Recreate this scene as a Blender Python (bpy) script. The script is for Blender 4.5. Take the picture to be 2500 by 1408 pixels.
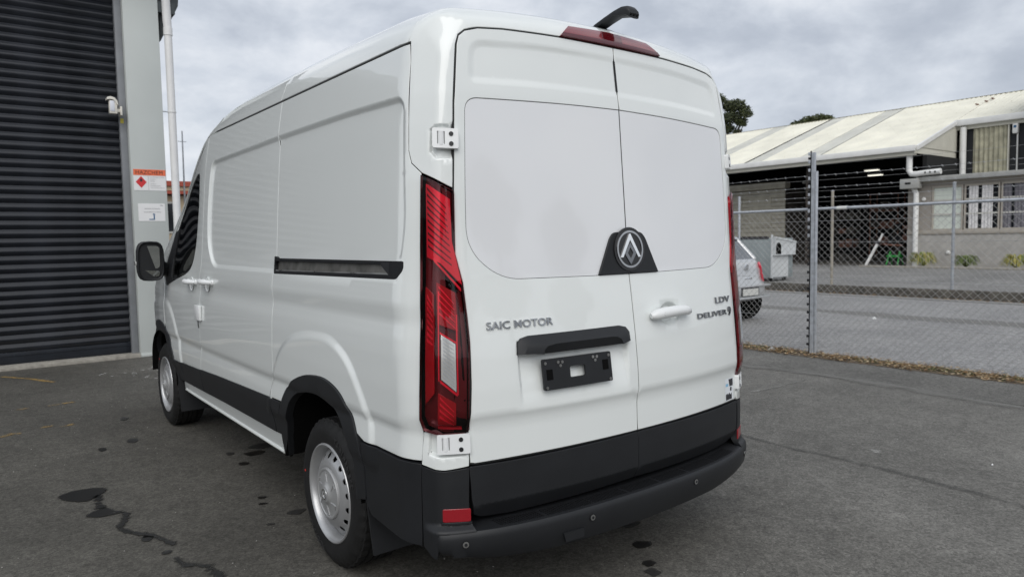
import bpy, bmesh, math, random
import numpy as np
from mathutils import Vector, Matrix
from mathutils.geometry import delaunay_2d_cdt
for o in list(bpy.data.objects): bpy.data.objects.remove(o)
scene = bpy.context.scene
COL = scene.collection
RAD = math.radians
rng = random.Random(7)

# ---------------------------------------------------------------- camera
cam_data = bpy.data.cameras.new('camera')
cam = bpy.data.objects.new('camera', cam_data); COL.objects.link(cam)
CAM = dict(loc=(-2.2693, -2.0540, 1.5062), yaw=.6529, pitch=-.0690, roll=-.0180, f=1740.07)
def _cam_axes(yaw, pitch, roll):
    cy, sy, cp, sp = math.cos(yaw), math.sin(yaw), math.cos(pitch), math.sin(pitch)
    f = Vector((sy*cp, cy*cp, sp)); r = Vector((cy, -sy, 0)); u = r.cross(f)
    c, s = math.cos(roll), math.sin(roll)
    return c*r+s*u, -s*r+c*u, f
_r, _u, _f = _cam_axes(CAM['yaw'], CAM['pitch'], CAM['roll'])
_m = Matrix((_r, _u, -_f)).transposed().to_4x4(); _m.translation = Vector(CAM['loc'])
cam.matrix_world = _m
cam_data.sensor_width = 36; cam_data.lens = CAM['f']/2500*36
cam_data.clip_start = .05; cam_data.clip_end = 4000
cam_data.dof.use_dof = True; cam_data.dof.focus_distance = 3.0; cam_data.dof.aperture_fstop = 5.0
scene.camera = cam
scene.render.resolution_x, scene.render.resolution_y = 1024, 576

# ---------------------------------------------------------------- sky, sun, exposure
SUN_DIR = Vector((-.46, -.62, .64)).normalized()       # towards the sun
world = bpy.data.worlds.new('World'); scene.world = world; world.use_nodes = True
wn, wl = world.node_tree.nodes, world.node_tree.links
wn.clear()
def wnode(t, **k):
    n = wn.new(t)
    for a, b in k.items(): setattr(n, a, b)
    return n
sky = wnode('ShaderNodeTexSky', sky_type='NISHITA', sun_disc=False)
sky.sun_elevation = math.asin(SUN_DIR.z); sky.sun_rotation = math.atan2(SUN_DIR.x, SUN_DIR.y)
sky.air_density = 1; sky.dust_density = 2
SKY_A, SKY_B = 6.0, 2.2
bg1 = wnode('ShaderNodeBackground'); bg1.inputs[1].default_value = .08
wl.new(sky.outputs[0], bg1.inputs[0])
tc = wnode('ShaderNodeTexCoord'); sp = wnode('ShaderNodeSeparateXYZ'); wl.new(tc.outputs['Generated'], sp.inputs[0])
def wmath(op, a, b=None, clamp=False):
    n = wnode('ShaderNodeMath', operation=op, use_clamp=clamp)
    for i, v in enumerate((a, b)):
        if v is None: continue
        if isinstance(v, (int, float)): n.inputs[i].default_value = v
        else: wl.new(v, n.inputs[i])
    return n.outputs[0]
cmb = wnode('ShaderNodeMapping'); cmb.inputs['Scale'].default_value = (1, 1, 1.9); wl.new(tc.outputs['Generated'], cmb.inputs[0])
def wnoise(scale, detail, rough, dist=0., off=0.):
    mp = wnode('ShaderNodeMapping'); mp.inputs['Location'].default_value = (off, off*.6, off*.3)
    wl.new(cmb.outputs[0], mp.inputs[0])
    n = wnode('ShaderNodeTexNoise'); n.inputs['Scale'].default_value = scale; n.inputs['Detail'].default_value = detail
    n.inputs['Roughness'].default_value = rough; n.inputs['Distortion'].default_value = dist
    wl.new(mp.outputs[0], n.inputs['Vector']); return n.outputs[0]
cl = wmath('ADD', wmath('MULTIPLY', wnoise(2.2, 3, .5, .15, SKY_A), .58), wmath('MULTIPLY', wnoise(5.0, 8, .58, .15, SKY_B), .42))
rp = wnode('ShaderNodeValToRGB'); wl.new(cl, rp.inputs[0])
e = rp.color_ramp.elements
e[0].position = .395; e[0].color = (.42, .46, .53, 1)
e[1].position = .605; e[1].color = (.87, .89, .92, 1)
for p_, c_ in ((.45, (.49, .53, .60, 1)), (.50, (.61, .65, .715, 1)), (.55, (.75, .78, .83, 1))):
    x_ = e.new(p_); x_.color = c_
bg2 = wnode('ShaderNodeBackground'); bg2.inputs[1].default_value = 1.02
wl.new(rp.outputs[0], bg2.inputs[0])
mixw = wnode('ShaderNodeMixShader'); mixw.inputs[0].default_value = .90
wl.new(bg1.outputs[0], mixw.inputs[1]); wl.new(bg2.outputs[0], mixw.inputs[2])
wo = wnode('ShaderNodeOutputWorld'); wl.new(mixw.outputs[0], wo.inputs[0])
sd = bpy.data.lights.new('sun', 'SUN'); sd.energy = 1.5; sd.angle = RAD(50); sd.color = (1., .975, .94)
sun = bpy.data.objects.new('sun', sd); COL.objects.link(sun)
sun.rotation_euler = SUN_DIR.to_track_quat('Z', 'Y').to_euler(); sun.location = SUN_DIR*60
vs = scene.view_settings
vs.view_transform = 'Standard'; vs.look = 'None'; vs.gamma = 1; vs.exposure = .13; vs.use_curve_mapping = False

# ---------------------------------------------------------------- materials
MATS = {}
def _new(name):
    m = bpy.data.materials.new(name); m.use_nodes = True; MATS[name] = m
    return m, m.node_tree.nodes, m.node_tree.links, m.node_tree.nodes['Principled BSDF']
def pbr(name, col, rough=.5, metal=0., coat=0., spec=.5, noise=None, bump=None, coat_rough=.03, rvar=0.):
    """noise=(scale, amount): colour variation; bump=(scale, strength, distance): fine relief"""
    m, n, l, b = _new(name)
    b.inputs['Base Color'].default_value = (*col, 1); b.inputs['Roughness'].default_value = rough
    b.inputs['Metallic'].default_value = metal; b.inputs['Coat Weight'].default_value = coat
    b.inputs['Coat Roughness'].default_value = coat_rough; b.inputs['Specular IOR Level'].default_value = spec
    t = None
    if noise or bump or rvar:
        t = n.new('ShaderNodeTexCoord')
    if noise or rvar:
        tx = n.new('ShaderNodeTexNoise'); tx.inputs['Scale'].default_value = noise[0] if noise else 3.; tx.inputs['Detail'].default_value = 6
        l.new(t.outputs['Object'], tx.inputs['Vector'])
        if noise:
            mr = n.new('ShaderNodeMapRange'); mr.inputs[1].default_value = .3; mr.inputs[2].default_value = .7
            mr.inputs[3].default_value = 1-noise[1]; mr.inputs[4].default_value = 1+noise[1]; l.new(tx.outputs[0], mr.inputs[0])
            mx = n.new('ShaderNodeMix'); mx.data_type = 'RGBA'; mx.blend_type = 'MULTIPLY'; mx.inputs[0].default_value = 1
            mx.inputs[6].default_value = (*col, 1); l.new(mr.outputs[0], mx.inputs[7]); l.new(mx.outputs[2], b.inputs['Base Color'])
        if rvar:
            mr2 = n.new('ShaderNodeMapRange'); mr2.inputs[1].default_value = .35; mr2.inputs[2].default_value = .65
            mr2.inputs[3].default_value = max(.01, rough-rvar); mr2.inputs[4].default_value = rough+rvar
            l.new(tx.outputs[0], mr2.inputs[0]); l.new(mr2.outputs[0], b.inputs['Roughness'])
    if bump:
        t2 = n.new('ShaderNodeTexNoise'); t2.inputs['Scale'].default_value = bump[0]; t2.inputs['Detail'].default_value = 3
        l.new(t.outputs['Object'], t2.inputs['Vector'])
        bp = n.new('ShaderNodeBump'); bp.inputs['Strength'].default_value = bump[1]; bp.inputs['Distance'].default_value = bump[2]
        l.new(t2.outputs[0], bp.inputs['Height']); l.new(bp.outputs[0], b.inputs['Normal'])
    return m
def glassy(name, tint, f0=.04, rough=.02):
    """clear sheet: straight-through tinted transmission with a fresnel reflection"""
    m, n, l, b = _new(name); n.remove(b)
    tr = n.new('ShaderNodeBsdfTransparent'); tr.inputs[0].default_value = (*tint, 1)
    gl = n.new('ShaderNodeBsdfGlossy'); gl.inputs['Roughness'].default_value = rough
    fr = n.new('ShaderNodeFresnel'); fr.inputs[0].default_value = 1.5
    mx = n.new('ShaderNodeMixShader'); l.new(fr.outputs[0], mx.inputs[0]); l.new(tr.outputs[0], mx.inputs[1]); l.new(gl.outputs[0], mx.inputs[2])
    l.new(mx.outputs[0], n['Material Output'].inputs[0]); return m
def emit(name, col, s):
    m, n, l, b = _new(name); b.inputs['Base Color'].default_value = (*col, 1)
    b.inputs['Emission Color'].default_value = (*col, 1); b.inputs['Emission Strength'].default_value = s; return m
pbr('paint', (.79, .82, .805), .30, coat=1., coat_rough=.02, noise=(1.3, .012))
pbr('paint_satin', (.80, .815, .815), .42, coat=.3)
pbr('panel_blank', (.775, .785, .80), .16, coat=.7, coat_rough=.03, noise=(1.1, .012))
pbr('plastic', (.0125, .0135, .0155), .50, spec=.42, bump=(900, .12, .0006), noise=(6, .12))
pbr('plastic_dark', (.007, .0075, .009), .6, spec=.35)
pbr('plastic_gloss', (.008, .008, .009), .12, spec=.5)
pbr('void', (.004, .004, .004), .9, spec=.1)
pbr('rubber', (.011, .011, .011), .62, spec=.35, noise=(18, .25), bump=(420, .15, .001))
pbr('rubber_text', (.030, .030, .031), .5, spec=.4)
pbr('gutter_gap', (.075, .078, .078), .6)
pbr('seal', (.008, .009, .009), .5)
pbr('silver', (.46, .465, .47), .38, metal=.6, noise=(14, .06))
pbr('silver_cap', (.42, .425, .425), .42, metal=.45, noise=(20, .05))
pbr('chrome', (.85, .86, .87), .07, metal=1.)
pbr('chrome_mid', (.42, .425, .435), .12, metal=1.)
pbr('chrome_dark', (.22, .225, .235), .12, metal=1.)
pbr('steel', (.34, .34, .33), .38, metal=.8, noise=(9, .25), rvar=.12)
pbr('track_metal', (.20, .195, .18), .4, metal=.6, noise=(14, .4))
pbr('galv', (.47, .495, .53), .45, metal=.35, noise=(22, .18), rvar=.1)
pbr('galv_dull', (.32, .34, .365), .55, metal=.3, noise=(16, .2))
pbr('wire', (.36, .36, .355), .5, metal=.4)
pbr('wire_bright', (.46, .465, .47), .4, metal=.6)
pbr('lamp_red', (.95, .035, .085), .28, metal=.35, coat=.6, spec=.6)
pbr('lamp_red_dark', (.40, .008, .018), .25, coat=.6)
pbr('lamp_clear', (.62, .62, .60), .12, metal=.55, coat=1.)
pbr('lamp_base', (.11, .004, .009), .3, coat=.4)
glassy('lens_red', (.97, .62, .65))
pbr('brake_lens', (.20, .022, .030), .16, coat=1., coat_rough=.05)
pbr('brake_mid', (.085, .002, .005), .12, coat=1.)
pbr('reflector', (.30, .006, .014), .3, coat=.8, bump=(600, .4, .001))
glassy('window_glass', (.10, .115, .115))
pbr('mirror_glass', (.72, .76, .75), .015, metal=1.)
pbr('seat_cloth', (.02, .02, .022), .85)

# ---------------------------------------------------------------- van body as an implicit surface
def _tab(pts, lo, hi, n, sig):
    g = np.linspace(lo, hi, n); v = np.interp(g, [p[0] for p in pts], [p[1] for p in pts])
    k = max(1, int(sig/(g[1]-g[0]))); w = np.hanning(2*k+3); w /= w.sum(); h = len(w)//2
    return g, np.convolve(np.pad(v, h, mode='edge'), w, 'valid')
_WZ = _tab([(.0,.86),(.30,.935),(.38,.955),(.50,.978),(.62,.996),(.70,.997),(.775,.989),(.782,.989),(.815,1.0),(.95,1.003),(1.08,1.001),(1.13,.998),(1.195,.989),(1.21,.989),(1.27,.995),
            (1.34,.989),(1.45,.979),(1.7,.963),(1.93,.945),(2.05,.932),(2.15,.916),(2.25,.898),(2.35,.870),(2.6,.78)], 0, 2.6, 2601, .012)
_WY = _tab([(-1,0),(3.7,0),(4.2,.008),(4.6,.03),(5.0,.07),(5.3,.13),(5.6,.22)], -1, 6, 701, .15)
_BZ = _tab([(0,.040),(.60,.032),(.80,.037),(.815,.037),(.850,.024),(.95,.029),(1.08,.042),(1.22,.060),(1.36,.080),(1.52,.092),(2.05,.130),(2.32,.164),(2.6,.20)], 0, 2.6, 2601, .015)
_RY = _tab([(-1,.09),(0.1,.09),(.2,.075),(.35,.048),(.6,.022),(1.0,.008),(1.5,0),(2.0,0),(2.55,0.0),(2.75,.008),(3.0,.04),(3.24,.11),(3.49,.225),(3.7,.345),(3.96,.52),(4.17,.66),(4.53,.88),(4.80,1.03),(4.98,1.12),(5.08,1.19),(5.16,1.25),(5.4,1.36),(5.52,1.5),(5.6,1.9)], -1, 6, 1401, .06)
def _ss(v): v = np.clip(v, 0, 1); return v*v*(3-2*v)
def halfw(y, z):
    w = np.interp(z, *_WZ); w = w + np.where(z < .65, np.maximum(.996-w, 0), 0)*_ss((.85-y)/.15)
    return w - np.interp(y, *_WY) - .055*_ss((y-3.1)/.8)*_ss((z-1.2)/.6)
def rear(x, z):
    k = np.interp(z, [.8, 2.0], [.082, .058])
    return np.interp(z, *_BZ) + k*(np.abs(x)/.82)**2.2 + .022*(np.maximum(np.abs(x)-.80, 0)/.10)**1.3
def roofz(x, y): return 2.497 - .05*(np.abs(x)/.8)**2.2 - np.interp(y, *_RY)
def rmax(a, b, r):
    u = np.maximum(a+r, 0); v = np.maximum(b+r, 0)
    return np.minimum(np.maximum(a, b), -r) + np.sqrt(u*u+v*v)
def body(p):
    x, y, z = p[..., 0], p[..., 1], p[..., 2]
    hw = halfw(y, z); s = rmax(np.abs(x)-hw, z-roofz(x, y), .13)
    t = np.clip((z-2.17)/.22, 0, 1); t = t*t*(3-2*t)
    ch = (np.abs(x)-hw+.075)*.874 - (y-rear(hw-.075, z))*.486      # chamfered rear pillar
    s = rmax(s, ch, .02)
    f = rmax(s, rear(x, z)-y, .013+.097*t)
    return rmax(f, y-5.50, .06)
def hit(o, d, t0=0., t1=2.2):
    o = np.asarray(o, float); d = np.asarray(d, float)
    a = np.full(o.shape[:-1], t0); b = np.full(o.shape[:-1], t1)
    for _ in range(25):
        m = (a+b)/2; ins = body(o+d*m[..., None]) < 0
        a = np.where(ins, m, a); b = np.where(ins, b, m)
    return o+d*((a+b)/2)[..., None]
# ---------------------------------------------------------------- mesh helpers
def tag(o, label=None, cat=None, group=None, kind=None):
    if label: o['label'] = label
    if cat: o['category'] = cat
    if group: o['group'] = group
    if kind: o['kind'] = kind
    return o
def empty(name, loc=(0, 0, 0), rz=0, parent=None):
    o = bpy.data.objects.new(name, None); COL.objects.link(o); o.location = loc; o.rotation_euler = (0, 0, rz)
    o.empty_display_size = .1; o.parent = parent
    return o
def mesh_obj(name, verts, faces, mat, parent=None, ang=30, normals=None, loc=None):
    me = bpy.data.meshes.new(name); me.from_pydata([tuple(map(float, v)) for v in verts], [], [tuple(map(int, f)) for f in faces])
    me.validate(); me.update()
    if mat: me.materials.append(MATS[mat])
    if ang is not None:
        me.polygons.foreach_set('use_smooth', [True]*len(me.polygons))
        if normals is not None and len(normals) == len(me.vertices): me.normals_split_custom_set_from_vertices([tuple(map(float, n)) for n in normals])
        else: me.set_sharp_from_angle(angle=RAD(ang))
    o = bpy.data.objects.new(name, me); COL.objects.link(o); o.parent = parent
    if loc: o.location = loc
    return o
def link(name, me, parent=None, loc=(0, 0, 0), rot=(0, 0, 0), sc=(1, 1, 1)):
    o = bpy.data.objects.new(name, me); COL.objects.link(o); o.parent = parent
    o.location = loc; o.rotation_euler = rot; o.scale = sc; return o
def copy_tree(o, parent=None):
    c = o.copy(); COL.objects.link(c); c.parent = parent
    for ch in list(o.children): copy_tree(ch, c)
    return c
class MB:
    """collects shapes and links them as ONE mesh object"""
    def __init__(s): s.v = []; s.f = []
    def add(s, v, f):
        k = len(s.v); s.v += [tuple(p) for p in v]; s.f += [tuple(i+k for i in q) for q in f]; return s
    def box(s, a, b, bev=0.):
        (x0, y0, z0), (x1, y1, z1) = a, b
        x0, x1 = sorted((x0, x1)); y0, y1 = sorted((y0, y1)); z0, z1 = sorted((z0, z1))
        if bev > 0:
            bm = bmesh.new(); bmesh.ops.create_cube(bm, size=1)
            for v in bm.verts: v.co = Vector(((x0+x1)/2+v.co.x*(x1-x0), (y0+y1)/2+v.co.y*(y1-y0), (z0+z1)/2+v.co.z*(z1-z0)))
            bmesh.ops.bevel(bm, geom=bm.edges[:], offset=min(bev, .49*min(x1-x0, y1-y0, z1-z0)), segments=2, affect='EDGES', profile=.5)
            bm.verts.index_update(); s.add([v.co[:] for v in bm.verts], [[v.index for v in f.verts] for f in bm.faces]); bm.free(); return s
        v = [(x, y, z) for x in (x0, x1) for y in (y0, y1) for z in (z0, z1)]
        return s.add(v, [(0, 1, 3, 2), (4, 6, 7, 5), (0, 4, 5, 1), (2, 3, 7, 6), (0, 2, 6, 4), (1, 5, 7, 3)])
    def tube(s, pts, r, n=8, caps=True):
        pts = [Vector(p) for p in pts]; rr = r if isinstance(r, (list, tuple)) else [r]*len(pts)
        V = []; ref = None
        for i, p in enumerate(pts):
            t = (pts[min(i+1, len(pts)-1)]-pts[max(i-1, 0)]).normalized()
            if ref is None: ref = Vector((0, 0, 1)) if abs(t.z) < .9 else Vector((1, 0, 0))
            a = t.cross(ref).normalized(); b = t.cross(a).normalized(); ref = a.cross(t)
            V += [p+(a*math.cos(2*math.pi*k/n)+b*math.sin(2*math.pi*k/n))*rr[i] for k in range(n)]
        F = [(i*n+k, i*n+(k+1) % n, (i+1)*n+(k+1) % n, (i+1)*n+k) for i in range(len(pts)-1) for k in range(n)]
        if caps: F += [tuple(range(n))[::-1], tuple(range((len(pts)-1)*n, len(pts)*n))]
        return s.add(V, F)
    def prism(s, poly, d):
        """poly: 3-D planar loop, d: extrusion vector"""
        n = len(poly); d = Vector(d); a = [Vector(p) for p in poly]; b = [p+d for p in a]
        return s.add(a+b, [tuple(range(n))[::-1], tuple(range(n, 2*n))]+[(i, (i+1) % n, n+(i+1) % n, n+i) for i in range(n)])
    def lathe(s, prof, n, axis='x', c=(0, 0, 0)):
        """prof: (axial, radius) pairs"""
        V = []
        for a, r in prof:
            for k in range(n):
                t = 2*math.pi*k/n; p = {'x': (a, r*math.cos(t), r*math.sin(t)), 'y': (r*math.cos(t), a, r*math.sin(t)), 'z': (r*math.cos(t), r*math.sin(t), a)}[axis]
                V.append((p[0]+c[0], p[1]+c[1], p[2]+c[2]))
        F = [(i*n+k, i*n+(k+1) % n, (i+1)*n+(k+1) % n, (i+1)*n+k) for i in range(len(prof)-1) for k in range(n)]
        return s.add(V, F)
    def build(s, name, mat, parent=None, ang=30, fix=True):
        me = bpy.data.meshes.new(name); me.from_pydata(s.v, [], s.f)
        if fix:
            bm = bmesh.new(); bm.from_mesh(me); bmesh.ops.recalc_face_normals(bm, faces=bm.faces[:]); bm.to_mesh(me); bm.free()
        me.materials.append(MATS[mat])
        if ang is not None:
            me.polygons.foreach_set('use_smooth', [True]*len(me.polygons)); me.set_sharp_from_angle(angle=RAD(ang))
        o = bpy.data.objects.new(name, me); COL.objects.link(o); o.parent = parent; return o
def box(name, a, b, mat, parent=None, bev=0.): return MB().box(a, b, bev).build(name, mat, parent)

# ---- 2-D outline tools
def area2(P): P = np.asarray(P); return .5*np.sum(P[:, 0]*np.roll(P[:, 1], -1)-np.roll(P[:, 0], -1)*P[:, 1])
def densify(P, step):
    P = np.asarray(P, float); out = []
    for i in range(len(P)):
        a, b = P[i], P[(i+1) % len(P)]; k = max(1, int(math.ceil(np.linalg.norm(b-a)/step)))
        out += [a+(b-a)*j/k for j in range(k)]
    return np.array(out)
def rounded(P, r, n=5):
    """round the corners of a polygon; r scalar or one per corner"""
    P = [np.asarray(p, float) for p in P]; out = []; m = len(P)
    for i in range(m):
        ri = r[i] if isinstance(r, (list, tuple)) else r
        a, b, c = P[i-1], P[i], P[(i+1) % m]
        u = a-b; v = c-b; lu, lv = np.linalg.norm(u), np.linalg.norm(v)
        k = min(ri, .48*lu, .48*lv)
        if k < 1e-5: out.append(b); continue
        p0, p2 = b+u/lu*k, b+v/lv*k
        for j in range(n+1):
            t = j/n; out.append((1-t)**2*p0+2*t*(1-t)*b+t*t*p2)
    return np.array(out)
def spline(P, n=6, closed=False):
    P = [np.asarray(p, float) for p in P]; m = len(P); out = []
    rngk = range(m if closed else m-1)
    for i in rngk:
        if closed: p0, p1, p2, p3 = P[i-1], P[i], P[(i+1) % m], P[(i+2) % m]
        else: p0, p1, p2, p3 = P[max(i-1, 0)], P[i], P[i+1], P[min(i+2, m-1)]
        for j in range(n):
            t = j/n; out.append(.5*((2*p1)+(-p0+p2)*t+(2*p0-5*p1+4*p2-p3)*t*t+(-p0+3*p1-3*p2+p3)*t**3))
    if not closed: out.append(P[-1])
    return [tuple(q) for q in out]
def offset(P, d):
    """move a closed outline inwards by d (outwards when negative)"""
    P = np.asarray(P, float)
    keep = np.linalg.norm(np.roll(P, -1, 0)-P, axis=1) > 1e-6; P = P[keep]
    if area2(P) < 0: P = P[::-1]
    e1 = P-np.roll(P, 1, 0); e2 = np.roll(P, -1, 0)-P
    e1 /= np.linalg.norm(e1, axis=1)[:, None]; e2 /= np.linalg.norm(e2, axis=1)[:, None]
    n1 = np.stack([-e1[:, 1], e1[:, 0]], 1); n2 = np.stack([-e2[:, 1], e2[:, 0]], 1)
    m = n1+n2; q = np.maximum(np.sum(m*m, 1), .6); return P+m*(2*d/q)[:, None]
def inside(P, pts):
    P = np.asarray(P); x, y = pts[:, 0], pts[:, 1]; r = np.zeros(len(pts), bool)
    for i in range(len(P)):
        (x0, y0), (x1, y1) = P[i], P[(i+1) % len(P)]
        if y0 == y1: continue
        c = ((y0 > y) != (y1 > y)) & (x < (x1-x0)*(y-y0)/(y1-y0)+x0); r ^= c
    return r
def dist(P, pts, closed=True):
    P = np.asarray(P, float); d = np.full(len(pts), 1e9); m = len(P) if closed else len(P)-1
    for i in range(m):
        a, b = P[i], P[(i+1) % len(P)]; ab = b-a; L = max(ab@ab, 1e-12)
        t = np.clip(((pts-a)@ab)/L, 0, 1); q = pts-a-t[:, None]*ab; d = np.minimum(d, np.hypot(q[:, 0], q[:, 1]))
    return d
def sdist(P, pts): d = dist(P, pts); return np.where(inside(P, pts), -d, d)
def fill(outline, holes=(), grid=.03, rings=(), step=None, scale=(1, 1)):
    """constrained triangulation of an outline; returns 2-D verts and triangles"""
    step = step or grid; S = np.array(scale, float)
    loops = [densify(np.asarray(outline)*S, step)]+[densify(np.asarray(h)*S, step) for h in holes]
    O = loops[0]; lo, hi = O.min(0), O.max(0)
    gx = np.arange(lo[0]+grid/2, hi[0], grid); gy = np.arange(lo[1]+grid/2, hi[1], grid)
    G = np.array([(x, y) for x in gx for y in gy]) if len(gx)*len(gy) else np.zeros((0, 2))
    if len(rings): G = np.vstack([G]+[np.asarray(r)*S for r in rings])
    if len(G):
        ok = inside(O, G); G = G[ok]
        if len(G): ok = dist(O, G) > min(grid, step)*.35; G = G[ok]
        for h in loops[1:]:
            if len(G): ok = ~inside(h, G); G = G[ok]
            if len(G): ok = dist(h, G) > min(grid, step)*.35; G = G[ok]
    V = []; E = []
    for L in loops:
        k = len(V); V += [tuple(p) for p in L]; E += [(k+i, k+(i+1) % len(L)) for i in range(len(L))]
    V += [tuple(p) for p in G]
    vv, _, ff, _, _, _ = delaunay_2d_cdt([Vector(p) for p in V], E, [], 0, 1e-6)
    vv = np.array([(p.x, p.y) for p in vv]); ff = np.array([f for f in ff if len(f) == 3])
    c = vv[ff].mean(1); ok = inside(O, c)
    for h in loops[1:]: ok &= ~inside(h, c)
    ff = ff[ok]
    a = vv[ff[:, 1]]-vv[ff[:, 0]]; b = vv[ff[:, 2]]-vv[ff[:, 0]]; cr = a[:, 0]*b[:, 1]-a[:, 1]*b[:, 0]
    ff = ff[np.abs(cr) > 1e-12]; cr = cr[np.abs(cr) > 1e-12]
    ff[cr < 0] = ff[cr < 0][:, ::-1]
    return vv/S, ff
def bnd_edges(ff):
    s = {}
    for f in ff:
        for i in range(3):
            a, b = int(f[i]), int(f[(i+1) % 3]); s[(a, b)] = 1
    return [(a, b) for (a, b) in s if (b, a) not in s]
# ---- ray maps onto the body: uv -> 3-D point on the skin moved out by off(uv)
def _rays(kind, sx, uv):
    u, v = uv[:, 0], uv[:, 1]; z = np.zeros_like(u); e_ = np.ones_like(u)
    if kind == 'side': o = np.stack([z, u, v], 1); d = np.stack([e_*sx, z, z], 1)
    elif kind == 'rear': o = np.stack([u, z+.9, v], 1); d = np.stack([z, -e_, z], 1)
    elif kind == 'gno':
        o = np.stack([z, z+1.2, z+1.6], 1); d = np.stack([u, -e_, v], 1); d /= np.linalg.norm(d, axis=1)[:, None]
    elif kind == 'roof':
        o = np.stack([z, v, z+.9], 1); d = np.stack([np.sin(u), z, np.cos(u)], 1)
    elif kind == 'front':
        o = np.stack([z, z+4.5, z+.75], 1); d = np.stack([u, e_, v], 1); d /= np.linalg.norm(d, axis=1)[:, None]
    return o, d
def skin(kind, sx=-1, disp=None):
    def raw(uv): return hit(*_rays(kind, sx, uv))
    def nrm(P):
        h = 1e-4; g = np.stack([body(P+np.array(e_)*h)-body(P-np.array(e_)*h) for e_ in ((1, 0, 0), (0, 1, 0), (0, 0, 1))], 1)
        return g/np.linalg.norm(g, axis=1)[:, None]
    def f(uv, off=0.):
        uv = np.asarray(uv, float); P = raw(uv); N = nrm(P)
        o = np.full(len(uv), off) if np.isscalar(off) else off
        if disp is not None: o = o+disp(uv)
        return P+N*o[:, None]
    f.nrm = nrm; f.raw = raw; return f
def panel(name, outline, fmap, mat, parent=None, grid=.03, holes=(), rings=(), flange=.02, off=0., gap=0., step=None, scale=(1, 1), eps=8e-4, shell_in=False):
    if gap: outline = offset(outline, gap)
    uv, ff = fill(outline, holes, grid, rings, step, scale)
    P = fmap(uv, off); h = eps
    du = fmap(uv+np.array([h, 0]), off)-P; dv = fmap(uv+np.array([0, h]), off)-P
    N = np.cross(du, dv); N /= np.maximum(np.linalg.norm(N, axis=1), 1e-12)[:, None]
    B = fmap(uv[:40], off-.01)-P[:40]                      # inward
    if (N[:40]*B).sum() > 0: N = -N
    fn = np.cross(P[ff[:, 1]]-P[ff[:, 0]], P[ff[:, 2]]-P[ff[:, 0]])
    if (fn*N[ff[:, 0]]).sum() < 0: ff = ff[:, ::-1]
    V = [tuple(p) for p in P]; NN = [tuple(n) for n in N]; F = [tuple(f) for f in ff]
    if flange:
        be = bnd_edges(ff); idx = sorted({i for e_ in be for i in e_})
        Q = fmap(uv[idx], off-flange); C = fmap(uv[idx], off-.0022); k = len(V); m = len(idx); pos = {i: j for j, i in enumerate(idx)}
        # rounded edge ring then the flange
        acc = {i: np.zeros(3) for i in idx}
        for a, b in be:
            t = P[b]-P[a]; n = np.cross(t, N[a]); n /= max(np.linalg.norm(n), 1e-9); acc[a] += n; acc[b] += n
        S = np.array([acc[i]/max(np.linalg.norm(acc[i]), 1e-9) for i in idx])
        C = C+S*.0016; Q = Q+S*.0016
        V += [tuple(p) for p in C]+[tuple(p) for p in C]+[tuple(p) for p in Q]
        m1 = N[idx]+S; m1 /= np.linalg.norm(m1, axis=1)[:, None]
        NN += [tuple(n) for n in m1]+[tuple(n) for n in S]*2
        for a, b in be:
            i, j = pos[a], pos[b]
            F.append((b, a, k+i, k+j)); F.append((k+m+j, k+m+i, k+2*m+i, k+2*m+j))
    return mesh_obj(name, V, F, mat, parent, normals=NN)
def plate(name, outline, to3, depth, mat, parent=None, holes=(), grid=1e3, step=None, ang=30, bev=0.):
    """flat plate: outline in 2-D, to3(u, v, w) gives 3-D; w runs from 0 (back) to depth (front)"""
    step = step or 1e3
    uv, ff = fill(outline, holes, grid, (), step)
    be = bnd_edges(ff); n = len(uv)
    V = [to3(u, v, depth) for u, v in uv]+[to3(u, v, 0) for u, v in uv]
    F = [tuple(f) for f in ff]+[tuple(int(i)+n for i in f[::-1]) for f in ff]+[(b, a, a+n, b+n) for a, b in be]
    me = MB().add(V, F); return me.build(name, mat, parent, ang)
def text_mesh(s, size, extrude=0., font_scale=1., res=3, spacing=1., shear=0., fat=.007):
    cu = bpy.data.curves.new('t', 'FONT'); cu.body = s; cu.size = size; cu.extrude = extrude; cu.resolution_u = res
    cu.space_character = spacing; cu.offset = fat; cu.shear = shear; cu.align_x = 'CENTER'; cu.align_y = 'CENTER'
    o = bpy.data.objects.new('t', cu); COL.objects.link(o)
    dg = bpy.context.evaluated_depsgraph_get(); me = bpy.data.meshes.new_from_object(o.evaluated_get(dg))
    bpy.data.objects.remove(o); bpy.data.curves.remove(cu)
    v = [tuple(p.co) for p in me.vertices]; f = [tuple(p.vertices) for p in me.polygons]; bpy.data.meshes.remove(me)
    return v, f
def fit_text(s, w, h, extrude=0., **k):
    v, f = text_mesh(s, 1., 0.5, **k); a = np.array(v)
    lo, hi = a.min(0), a.max(0); a = (a-(lo+hi)/2)/np.maximum(hi-lo, 1e-9); a *= np.array([w, h, extrude*2 if extrude else 0.])
    return a, f
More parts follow.
